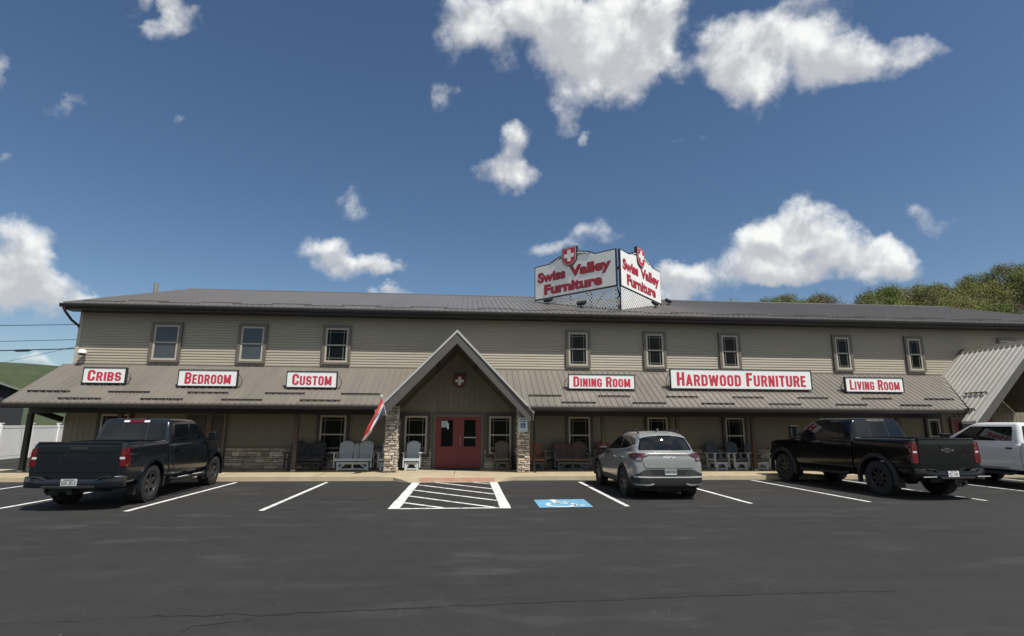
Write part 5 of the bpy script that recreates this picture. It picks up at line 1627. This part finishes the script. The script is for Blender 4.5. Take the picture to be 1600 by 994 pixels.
    if p['style'] == 'letters':
        PN(bb, 'tailgate_step', [(-tg_w+.03, rail-.20), (tg_w-.03, rail-.20), (tg_w-.03, rail-.09), (-tg_w+.03, rail-.09)], 'B', paint, tg, rad=.02, off=.030, th=.02)
        g = MB(); caps_line(g, ['RAM'], -.36, .36, zb+.47, .16, yr-.0205, .17, 1.0); g.build('lettering', mat('dark_lettering', (.0068, .0095, .0135), .25, spec=.35, coat=.4), tg)
        g = MB(); g.cbox(-.17, .17, yr-.042, yr-.018, rail-.16, rail-.095, .008); g.build('handle', PLASTIC, tg)
        g = MB(); g.box(-tg_w+.05, tg_w-.05, yr-.024, yr-.012, zb+.29, zb+.315); g.build('lower_ridge', paint, tg)
    else:
        PN(bb, 'tailgate_step', [(-tg_w+.02, rail-.13), (-.24, rail-.13), (-.14, rail-.26), (.14, rail-.26), (.24, rail-.13), (tg_w-.02, rail-.13), (tg_w-.02, rail-.04), (-tg_w+.02, rail-.04)], 'B', paint, tg, off=.030, th=.02)
        g = MB(); cz = rail-.285; k = .15
        def bow(s_): return [(-k*s_-.02*s_, -.022*s_), (-.055*s_, -.022*s_), (-.06*s_, -.055*s_), (.05*s_, -.055*s_), (.06*s_, -.022*s_), (k*s_+.03*s_, -.022*s_), (k*s_+.045*s_, .026*s_), (.06*s_, .026*s_), (.055*s_, .055*s_), (-.055*s_, .055*s_), (-.06*s_, .026*s_), (-k*s_-.03*s_, .026*s_)]
        g.prism([(a, b+cz) for a, b in bow(1.0)], yr-.034, yr-.025, 'y'); em = g.build('emblem', CHROME, tg)
        g = MB(); g.prism([(a, b+cz) for a, b in bow(.76)], yr-.037, yr-.0345, 'y'); g.build('emblem_fill', PLASTIC, em)
        g = MB(); g.box(-tg_w+.02, tg_w-.02, yr-.022, yr-.012, zb+.30, zb+.325); g.build('lower_ridge', paint, tg)
        g = MB(); text_into(g, 'HD', .48, .56, zb+.50, .03, yr-.0195, .02); g.build('badge', GREYPLASTIC, tg)
    # tail lights wrap round the corner
    for s in (-1, 1):
        if p['style'] == 'letters':
            poly = [(s*(W-.005), rail-.50), (s*(W-.13), rail-.50), (s*(W-.13), rail-.13), (s*(W-.01), rail-.13)]
            side_poly = [(yr+.0, rail-.50), (yr+.19, rail-.50), (yr+.12, rail-.42), (yr+.13, rail-.13), (yr+.0, rail-.13)]
        else:
            poly = [(s*(W-.005), rail-.60), (s*(W-.175), rail-.60), (s*(W-.185), rail-.35), (s*(W-.16), rail-.08), (s*(W-.01), rail-.08)]
            side_poly = [(yr+.0, rail-.60), (yr+.05, rail-.60), (yr+.07, rail-.30), (yr+.19, rail-.15), (yr+.20, rail-.08), (yr+.0, rail-.08)]
        l = PN(bb, 'tail_light', poly if s < 0 else poly[::-1], 'B', REDLENS, t, off=.010, th=.03, step=.03)
        PN(bb, 'tail_light_side', side_poly, 'R' if s > 0 else 'L', REDLENS, l, off=.010, th=.03, step=.03)
        cz = rail-.325
        PN(bb, 'reverse_light', [(s*(W-.03), cz-.025), (s*(W-.15), cz-.025), (s*(W-.15), cz+.02), (s*(W-.03), cz+.02)], 'B', CLEARLENS, l, off=.014, th=.01, step=.04, rad=.01)
    # rear bumper
    bz0, bz1 = zb-.02, zb+.20
    g = MB(); prof = []
    for k in range(-10, 11):
        u = k/10; x = u*(W+.0); yy = yr - .20 + .16*abs(u)**5
        dip = bz1 - (.05 if abs(x) < .62 else 0)
        prof.append([(x, yy+.015, bz0), (x, yy, bz0+.04), (x, yy, dip-.03), (x, yy+.02, dip), (x, yr+.10, dip), (x, yr+.10, bz0)])
    vs, fs = loft(prof); g.add(vs, fs); bu = g.build('rear_bumper', p['bumper'], t, smooth=40)
    g = MB()
    for s in (-1, 1): g.prism([(s*.50, bz1-.052), (s*.62, bz1+.004), (s*.80, bz1+.004), (s*.80, bz1-.012), (s*.63, bz1-.014), (s*.52, bz1-.066)], yr-.203, yr-.10, 'y')
    g.cbox(-.5, .5, yr-.235, yr-.15, bz0-.005, bz0+.045, .008)
    g.build('bumper_step', PLASTIC, bu)
    g = MB()
    for s in (-1, 1): g.box(s*.60, s*.98, yr-.212 + .0, yr-.2, bz0+.035, bz0+.055); 
    if p['style'] != 'letters': g.build('bumper_trim', SILVER, bu)
    px = p['plate_x']; g = MB(); g.cbox(px-.155, px+.155, yr-.212, yr-.203, bz0+.03, bz0+.18, .004); pl = g.build('licence_plate', p['platem'], t)
    g = MB(); text_into(g, p['plate_text'], px-.135, px+.135, bz0+.062, .075, yr-.2135, .02); g.build('plate_text', PLATETXT, pl)
    g = MB(); g.box(px-.10, px+.10, yr-.2137, yr-.2122, bz0+.153, bz0+.170); g.build('plate_band', PLATETXT, pl)
    g = MB(); g.cbox(-.05, .05, yr-.16, yr+.3, zb-.16, zb-.06, .006); g.box(-.5, .5, yr+.05, yr+.2, zb-.13, zb-.03); g.build('tow_hitch', PLASTIC, t)
    # underbody
    g = MB(); g.box(-W+.32, W-.32, yr+.15, yf-.35, zb-.12, zb+.55)
    g.box(-W+.10, W-.10, .62, wb-.62, zb-.02, zb+.05)
    g.tube([(-.6, -.0, r), (.6, 0, r)], .09, 10); g.lathe([(.02, -.2), (.17, -.1), (.17, .1), (.02, .2)], 14, 'x', Matrix.Translation((0, 0, r)))
    g.tube([(-.6, wb, r), (.6, wb, r)], .07, 10); g.tube([(.45, yr+.05, zb-.08), (.45, -.5, zb-.05)], .045, 8)
    g.box(-.1, .72, .5, 1.5, zb-.18, zb-.05)
    g.build('chassis', CHASSIS, t)
    # fender flares
    for y in (0, wb):
        for s in (-1, 1):
            g = MB(); vs = []; n = 22; ri, ro = ac-.012, ac+p['flare']
            for k in range(n+1):
                a = R(-14 + 208*k/n); c, q = math.cos(a), math.sin(a)
                x0, x1 = s*(W-.05), s*(W+p['flare_out'])
                vs.append([(x0, y+ri*c, r+ri*q), (x1, y+ri*c, r+ri*q), (x1-.0, y+(ri+.02)*c, r+(ri+.02)*q), (s*(W+p['flare_out']*.55), y+ro*c, r+ro*q), (x0, y+ro*c, r+ro*q)])
            v2, f2 = loft(vs); g.add(v2, f2); g.build('fender_flare', p['flarem'], t, smooth=50)
            g = MB(); g.box(s*(W-.26), s*(W-.02), y-ac-.012, y-ac+.006, r*.55, r+.05); g.build('mud_flap', PLASTIC, t)
            wheel(t, s*(W-.155), y, r, p['tw'], p['rim'], p['rimm'], 'five', p['spokes'])
    # running boards
    for s in (-1, 1):
        g = MB(); g.tube([(s*(W-.06), yc+.22, zb-.04), (s*(W+.03), yc+.34, zb-.085), (s*(W+.03), wb-ac-.30, zb-.085), (s*(W-.06), wb-ac-.18, zb-.04)], .042, 10)
        b = g.build('running_board', PLASTIC, t, smooth=40)
        g = MB()
        for q in (.25, .75):
            yy = yc+.34 + (wb-ac-.64-yc)*q; g.box(s*(W-.01), s*(W+.07), yy-.26, yy+.26, zb-.047, zb-.038)
        g.build('step_pad', p['padm'], b)
    # mirrors
    for s in (-1, 1):
        mh, mw = p['mirror']; ym = hy-.42
        M = Matrix.Translation((s*(W+.02), ym, belt+.04))
        g = MB(); g.bar((s*(W-.08), ym+.02, belt+.02), (s*(W+.10), ym, belt+.05), .10, .06)
        g.cbox(s*(W+.06), s*(W+.06+mw), ym-.045, ym+.075, belt+.0, belt+mh, .03)
        o = g.build('side_mirror', p['mirrorm'], t, smooth=40)
        g = MB(); g.box(s*(W+.085), s*(W+.035+mw), ym-.050, ym-.046, belt+.03, belt+mh-.03); g.build('mirror_glass', CHROME if p.get('chrome_mirror') else CARGLASS, o)
    # front end
    bf = bvh_of(me2)
    PN(bf, 'grille', [(-W+.36, zb+.30), (W-.36, zb+.30), (W-.36, hood-.20), (-W+.36, hood-.20)], 'F', PLASTIC, t, off=.012, rad=.04)
    for s in (-1, 1): PN(bf, 'headlight', [(s*(W-.33), hood-.42), (s*(W-.10), hood-.42), (s*(W-.10), hood-.20), (s*(W-.33), hood-.20)], 'F', CLEARLENS, t, off=.012, rad=.03)
    PN(bf, 'front_bumper', [(-W+.14, zb-.02), (W-.14, zb-.02), (W-.14, zb+.24), (-W+.14, zb+.24)], 'F', p['bumper'], t, off=.09, th=.14, rad=.04)
    PN(bvh_of(me2), 'hood_scoop', [(-.42, wb-.55), (.42, wb-.55), (.36, wb+.45), (-.36, wb+.45)], 'T', paint, t, off=.025, rad=.08)
    return t

DARKBLUE = mat('dark_slate_paint', (0.0075, 0.0105, 0.015), 0.22, metal=0.2, spec=0.35, coat=0.5)
BLACKPAINT = mat('black_paint', (0.003, 0.0035, 0.004), 0.2, spec=0.3, coat=0.35)
WHITEPAINT = mat('white_car_paint', (0.62, 0.63, 0.63), 0.3, spec=0.5, coat=0.8)
DARKRIM = mat('dark_alloy', (0.13, 0.13, 0.135), 0.28, metal=0.8)
BLACKRIM = mat('black_alloy', (0.010, 0.010, 0.011), 0.4)
pickup('pickup_truck', (-8.22, 13.80, 0), R(3.0), 'dark slate blue crew cab pickup parked left of the empty stalls', DARKBLUE,
       dict(w=1.90, wb=3.68, r=.415, zb=.49, rail=1.385, belt=1.315, hood=1.24, top=1.905, yr=-1.20, yc=.76, yf=4.28, ws0=3.28, wst=2.42, rt=.93, wtop=1.56, bp=1.95, c_pil=.30,
            style='letters', bumper=DARKBLUE, handle=DARKBLUE, flare=.045, flare_out=.022, flarem=DARKBLUE, tw=.285, rim=.265, rimm=DARKRIM, spokes=6, padm=SILVER, mirror=(.24, .20), mirrorm=DARKBLUE, chrome_mirror=False, plate_x=0.0, platem=PLATE, plate_text='ESK 3012'))
pickup('pickup_truck', (12.05, 14.35, 0), R(5.5), 'black heavy pickup with wide black wheel flares between the grey SUV and white truck', BLACKPAINT,
       dict(w=2.06, wb=3.80, r=.445, zb=.56, rail=1.50, belt=1.43, hood=1.36, top=2.04, yr=-1.12, yc=.82, yf=4.66, ws0=3.38, wst=2.50, rt=.98, wtop=1.56, bp=2.02, c_pil=.30,
            style='emblem', bumper=BLACKPAINT, handle=BLACKPAINT, flare=.085, flare_out=.06, flarem=PLASTIC, tw=.31, rim=.255, rimm=BLACKRIM, spokes=8, padm=PLASTIC, mirror=(.36, .20), mirrorm=PLASTIC, chrome_mirror=False, plate_x=-.10, platem=PLATEBR, plate_text='PJZ 4187', capm=BLACKPAINT, chmsl=PLASTIC, cargo=PLASTIC))
pickup('pickup_truck', (17.45, 14.55, 0), R(0), 'white crew cab pickup cut off by the right edge of the view', WHITEPAINT,
       dict(w=2.04, wb=3.65, r=.40, zb=.50, rail=1.38, belt=1.33, hood=1.25, top=1.95, yr=-1.10, yc=.80, yf=4.55, ws0=3.52, wst=2.45, rt=.90, wtop=1.58, bp=2.28, c_pil=.24, black_pillar=True,
            style='emblem', bumper=CHROME, handle=PLASTIC, flare=.03, flare_out=.01, flarem=WHITEPAINT, tw=.27, rim=.25, rimm=DARKRIM, spokes=6, padm=PLASTIC, mirror=(.22, .20), mirrorm=PLASTIC, chrome_mirror=False, plate_x=0.0, platem=PLATE, plate_text='       -'))

# ------------------------------------------------------------------ the grey SUV
def suv(loc, rz, label):
    paint = mat('grey_car_paint', (0.245, 0.255, 0.253), 0.30, metal=0.15, spec=0.5, coat=1.0)
    t = empty('suv', loc, label, 'suv', None, rz)
    W, wb, r = .93, 2.70, .36
    ac = .435
    def ring(y, w, z0, zt, ws=None, zs=None, wtp=None):
        zs = zs if zs is not None else z0 + (zt-z0)*.58
        wtp = wtp if wtp is not None else w*.84
        return mirror_sym([(0, y, z0), (w*.6, y, z0), (w-.10, y, z0+.01), (w-.035, y, z0+.07), (w-.012, y, z0+.20), (w, y, zs-.08), (w-.004, y, zs+.06), (w-.03, y, zs+.17), (wtp+.03, y, zt-.055), (wtp, y, zt-.01), (wtp*.6, y, zt+.01), (0, y, zt+.015)])
    rear = -.93
    rings = [ring(rear, W-.17, .36, 1.02, wtp=.66), ring(rear+.03, W-.11, .33, 1.10, wtp=.70), ring(rear+.13, W-.045, .30, 1.16, wtp=.74), ring(rear+.35, W-.008, .28, 1.18, wtp=.77), ring(-.25, W, .27, 1.17, wtp=.79), ring(.4, W, .27, 1.14, wtp=.80), ring(1.1, W-.01, .26, 1.08, wtp=.80), ring(1.8, W-.008, .26, 1.05, wtp=.80), ring(2.2, W-.005, .27, 1.02, wtp=.76), ring(wb, W-.005, .27, .98, wtp=.72), ring(3.2, W-.03, .28, .92, wtp=.66), ring(3.5, W-.10, .30, .84, wtp=.58), ring(3.62, W-.17, .34, .74, wtp=.50), ring(3.66, W-.26, .40, .66, wtp=.42)]
    me = solid(*loft(rings), 2, [(0, r, ac, -3, -W+.28), (0, r, ac, W-.28, 3), (wb, r, ac, -3, -W+.28), (wb, r, ac, W-.28, 3)])
    body = place_mesh(me, 'body', paint, t, 38)
    # greenhouse
    def gring(z, w, y0, y1, cr=.16, bow=.06):
        q = []
        pts = [(w, y1-.45), (w*.96, y1-.12), (w*.6, y1), (0, y1+.02), (-w*.6, y1), (-w*.96, y1-.12), (-w, y1-.45), (-w*1.0, y0+.55), (-w*.985, y0+.18), (-w*.93, y0+.03), (-w*.55, y0-bow*.6), (0, y0-bow), (w*.55, y0-bow*.6), (w*.93, y0+.03), (w*.985, y0+.18), (w*1.0, y0+.55)]
        return [(x, y, z) for x, y in pts]
    rings = [gring(1.00, .83, -.72, 2.42), gring(1.10, .815, -.74, 2.34), gring(1.22, .775, -.69, 2.06), gring(1.36, .715, -.62, 1.74), gring(1.48, .655, -.545, 1.46), gring(1.56, .605, -.47, 1.22), gring(1.615, .53, -.30, .96), gring(1.645, .40, -.10, .70), gring(1.655, .20, .1, .45)]
    me2 = solid(*loft(rings), 2)
    cab = place_mesh(me2, 'roof', paint, t, 60)
    bv, bc, ba = bvh_of(me), bvh_of(me2), bvh_of(me, me2)
    def side(s):
        PN(ba, 'window', [(.58, 1.175), (1.46, 1.13), (1.90, 1.115), (1.66, 1.29), (1.30, 1.455), (.98, 1.51), (.62, 1.535)], s, CARGLASS, t, off=.006, rad=.03, step=.05)
        PN(ba, 'window', [(-.12, 1.235), (.53, 1.178), (.57, 1.537), (.10, 1.535), (-.10, 1.50)], s, CARGLASS, t, off=.006, rad=.03, step=.05)
        PN(ba, 'quarter_window', [(-.50, 1.315), (-.16, 1.24), (-.13, 1.495), (-.30, 1.455)], s, CARGLASS, t, off=.006, rad=.03, step=.04)
        PN(ba, 'window_trim', [(-.56, 1.30), (-.12, 1.212), (.56, 1.152), (1.95, 1.095), (1.92, 1.112), (.56, 1.172), (-.12, 1.232), (-.53, 1.32)], s, SILVER, t, off=.008, step=.05)
        d1 = PN(bv, 'door', [(-.02, .66), (.16, .50), (.57, .47), (.57, 1.135), (-.18, 1.165), (-.20, .95)], s, paint, t, off=.006, rad=.05, step=.06)
        d2 = PN(bv, 'door', [(.585, .47), (1.72, .47), (1.80, .60), (1.80, 1.02), (1.70, 1.05), (.585, 1.13)], s, paint, t, off=.006, rad=.05, step=.06)
        for yy, d, zz in ((.02, d1, .985), (.80, d2, .96)):
            PN(bv, 'handle', [(yy, zz-.018), (yy+.20, zz-.018), (yy+.20, zz+.02), (yy, zz+.02)], s, paint, d, off=.042, th=.03, rad=.014)
        PN(bv, 'lower_cladding', [(.44, .27), (2.26, .27), (2.23, .44), (1.2, .47), (.47, .44)], s, PLASTIC, t, off=.014, step=.06, rad=.03)
        PN(bv, 'lower_cladding', [(-.90, .30), (-.435, .27), (-.44, .42), (-.60, .52), (-.88, .58)], s, PLASTIC, t, off=.010, step=.05)
    both(side)
    # arches
    for y in (0, wb):
        for s in (-1, 1):
            g = MB(); vs = []; n = 22; ri, ro = ac-.012, ac+.055
            for k in range(n+1):
                a = R(-8 + 196*k/n); c, q = math.cos(a), math.sin(a)
                vs.append([(s*(W-.10), y+ri*c, r+ri*q), (s*(W+.012), y+ri*c, r+ri*q), (s*(W+.014), y+(ri+.04)*c, r+(ri+.04)*q), (s*(W-.004), y+ro*c, r+ro*q), (s*(W-.10), y+ro*c, r+ro*q)])
            v2, f2 = loft(vs); g.add(v2, f2); g.build('wheel_arch', PLASTIC, t, smooth=50)
            wheel(t, s*(W-.125), y, r, .235, .255, mat('dark_machined_alloy', (.12, .12, .125), .3, metal=.8), 'twin', 5)
    # rear glass, spoiler
    PN(bc, 'rear_window', [(-.70, 1.185), (.70, 1.185), (.585, 1.475), (-.585, 1.475)], 'B', CARGLASS, t, off=.006, rad=.05, step=.05)
    g = MB(); vs = []
    for k in range(-8, 9):
        u = k/8; x = u*.60; yb = -.60 + .10*u*u; zt_ = 1.585 - .075*abs(u)**3
        vs.append([(x, yb, zt_-.055), (x, yb-.035, zt_-.045), (x, yb-.02, zt_-.025), (x, yb+.14, zt_+.022), (x, yb+.34, zt_+.03 - .015*abs(u)), (x, yb+.30, zt_-.05)])
    v2, f2 = loft(vs); g.add(v2, f2); sp = g.build('spoiler', paint, t, smooth=40)
    g = MB(); g.cbox(-.18, .18, -.642, -.62, 1.532, 1.547, .004); g.build('brake_light', DARKLENS, sp)
    for s in ('L', 'R'): PN(ba, 'pillar_trim', [(-.515, 1.325), (-.50, 1.31), (-.30, 1.46), (-.33, 1.475)], s, PLASTIC, t, off=.005, step=.04)
    # rails, antenna
    for s in (-1, 1):
        g = MB(); g.tube([(s*.54, -.28, 1.60), (s*.55, -.16, 1.655), (s*.56, .2, 1.685), (s*.56, .7, 1.672), (s*.555, 1.0, 1.635), (s*.55, 1.10, 1.59)], .019, 8); g.build('roof_rail', PLASTIC, t, smooth=50)
    g = MB(); g.prism([(-.22, 1.635), (-.02, 1.65), (-.14, 1.712), (-.19, 1.715)], -.022, .022, 'x'); g.build('roof_antenna', PLASTIC, t)
    # tailgate and lamps
    tg = PN(bv, 'tailgate', [(-.60, .77), (.60, .77), (.66, .90), (.66, 1.12), (-.66, 1.12), (-.66, .90)], 'B', paint, t, off=.012, rad=.04, step=.06)
    PN(bv, 'tailgate_band', [(-.52, 1.055), (.52, 1.055), (.56, 1.115), (-.56, 1.115)], 'B', PLASTIC, tg, off=.015, th=.01, step=.06)
    for s in (-1, 1):
        pl = [(s*.93, 1.02), (s*.80, .93), (s*.685, .935), (s*.66, 1.00), (s*.50, 1.065), (s*.56, 1.115), (s*.78, 1.125), (s*.93, 1.08)]
        l = PN(bv, 'tail_light', pl, 'B', DARKLENS, t, off=.016, th=.025, step=.035)
        PN(bv, 'tail_light_side', [(-.90, .95), (-.80, .99), (-.56, 1.04), (-.60, 1.10), (-.88, 1.13)], 'R' if s > 0 else 'L', DARKLENS, l, off=.012, th=.02, step=.04)
        PN(bv, 'reverse_light', [(s*.82, .955), (s*.70, .955), (s*.70, 1.015), (s*.84, 1.015)], 'B', mat('smoked_lens', (.16, .15, .15), .15, coat=.5), l, off=.020, th=.01, step=.035, rad=.01)
        PN(bv, 'light_strip', [(s*.86, 1.055), (s*.60, 1.055), (s*.56, 1.085), (s*.86, 1.10)], 'B', mat('dim_red_strip', (.075, .006, .010), .15, coat=.5), l, off=.020, th=.01, step=.035)
    # maker's lettering drawn as strokes, joined like the badge
    g = MB(); yb = None
    h = bv.ray_cast(Vector((.05, -6, 1.03)), Vector((0, 1, 0)))[0]; yb = h.y - .0135
    def st(a, b, w=.014):
        a, b = Vector((a[0], yb, a[1])), Vector((b[0], yb, b[1])); g.bar(a, b, w, .012, (0, 1, 0))
    x0, x1, z0, z1 = -.135, .155, 1.000, 1.052
    k = (x1-x0)
    st((x0, z0), (x0, z1)); st((x0, z0+.012), (x0+k*.20, z1)); st((x0+k*.10, z0+.024), (x0+k*.22, z0)); st((x0+k*.22, z0), (x0+k*.40, z1)); st((x0+k*.40, z1), (x0+k*.40, z0)); st((x0+k*.40, z0), (x0+k*.62, z1)) ; st((x0+k*.62, z1), (x0+k*.80, z0)); st((x0+k*.80, z0), (x0+k*.98, z1)); st((x0+k*.98, z1), (x0+k*.98, z0+.01))
    g.build('lettering', mat('bright_badge', (.80, .80, .80), .25), tg)
    g = MB(); z = .80; h = bv.ray_cast(Vector((-.45, -6, z)), Vector((0, 1, 0)))[0]
    text_into(g, 'SPORTAGE', -.58, -.36, z, .022, h.y-.0135, .02); g.build('model_lettering', SILVER, tg)
    # bumper
    PN(bv, 'rear_bumper', [(-.86, .33), (.86, .33), (.90, .58), (.60, .735), (-.60, .735), (-.90, .58)], 'B', GREYPLASTIC, t, off=.02, th=.04, step=.05, rad=.05)
    PN(bv, 'plate_recess', [(-.40, .615), (.40, .615), (.47, .725), (-.47, .725)], 'B', PLASTIC, t, off=.024, th=.01, step=.05)
    PN(bv, 'bumper_insert', [(-.84, .375), (.84, .375), (.87, .535), (-.87, .535)], 'B', PLASTIC, t, off=.026, th=.01, step=.05, rad=.02)
    for s in (-1, 1):
        PN(bv, 'bumper_trim', [(s*.87, .545), (s*.50, .533), (s*.50, .566), (s*.88, .580)], 'B', SILVER, t, off=.034, th=.02, step=.05)
        PN(bv, 'bumper_trim', [(s*.86, .355), (s*.52, .345), (s*.40, .385), (s*.42, .405), (s*.53, .378), (s*.86, .392)], 'B', SILVER, t, off=.036, th=.02, step=.05)
        PN(bv, 'reflector', [(s*.85, .60), (s*.70, .60), (s*.70, .625), (s*.85, .625)], 'B', DARKLENS, t, off=.026, th=.01, step=.05)
    PN(bv, 'bumper_trim', [(-.50, .535), (.50, .535), (.50, .563), (-.50, .563)], 'B', SILVER, t, off=.032, th=.02, step=.05)
    PN(bv, 'skid_plate', [(-.50, .29), (.50, .29), (.42, .385), (-.42, .385)], 'B', GREYPLASTIC, t, off=.034, th=.03, step=.05)
    h = bv.ray_cast(Vector((0.02, -6, .68)), Vector((0, 1, 0)))[0]; yp = h.y - .045
    g = MB(); g.cbox(-.14, .17, yp, yp+.01, .60, .755, .004); pl = g.build('licence_plate', mat('licence_plate_grey', (.22, .23, .24), .4, var=.1, vscale=25), t)
    g = MB(); text_into(g, 'KDB 7261', -.12, .15, .645, .06, yp-.0015, .02); g.build('plate_text', PLATETXT, pl)
    g = MB(); g.box(-.12, .15, yp-.0018, yp-.0003, .615, .632); g.build('plate_band', PLATEBR, pl)
    g = MB(); g.box(-W+.26, W-.26, rear+.12, 3.3, .22, .62); g.tube([(-.6, 0, r), (.6, 0, r)], .06, 8); g.tube([(-.3, -.75, .27), (.3, -.75, .27)], .10, 10); g.build('underbody', CHASSIS, t)
    for s in (-1, 1):
        g = MB(); g.bar((s*.84, 1.72, 1.09), (s*.96, 1.68, 1.12), .08, .05); g.cbox(s*.93, s*1.07, 1.62, 1.72, 1.05, 1.16, .035); o = g.build('side_mirror', PLASTIC, t, smooth=40)
        g = MB(); g.box(s*.95, s*1.055, 1.614, 1.619, 1.07, 1.145); g.build('mirror_glass', CARGLASS, o)
    PN(ba, 'windshield', [(-.66, 1.10), (.66, 1.10), (.52, 1.50), (-.52, 1.50)], 'F', CARGLASS, t, off=.006, rad=.05, step=.06)
    PN(bv, 'grille', [(-.45, .50), (.45, .50), (.50, .70), (-.50, .70)], 'F', PLASTIC, t, off=.01, rad=.04)
    for s in (-1, 1): PN(bv, 'headlight', [(s*.55, .62), (s*.80, .62), (s*.78, .78), (s*.58, .76)], 'F', CLEARLENS, t, off=.01, rad=.03)
    g = MB(); a = (-.04, -.68, 1.20); g.bar((.02, -.755, 1.20), (.30, -.70, 1.235), .02, .02); g.build('rear_wiper', PLASTIC, t)
    return t
suv((5.02, 14.42, 0), R(0), 'grey compact SUV parked beside the blue wheelchair marking')
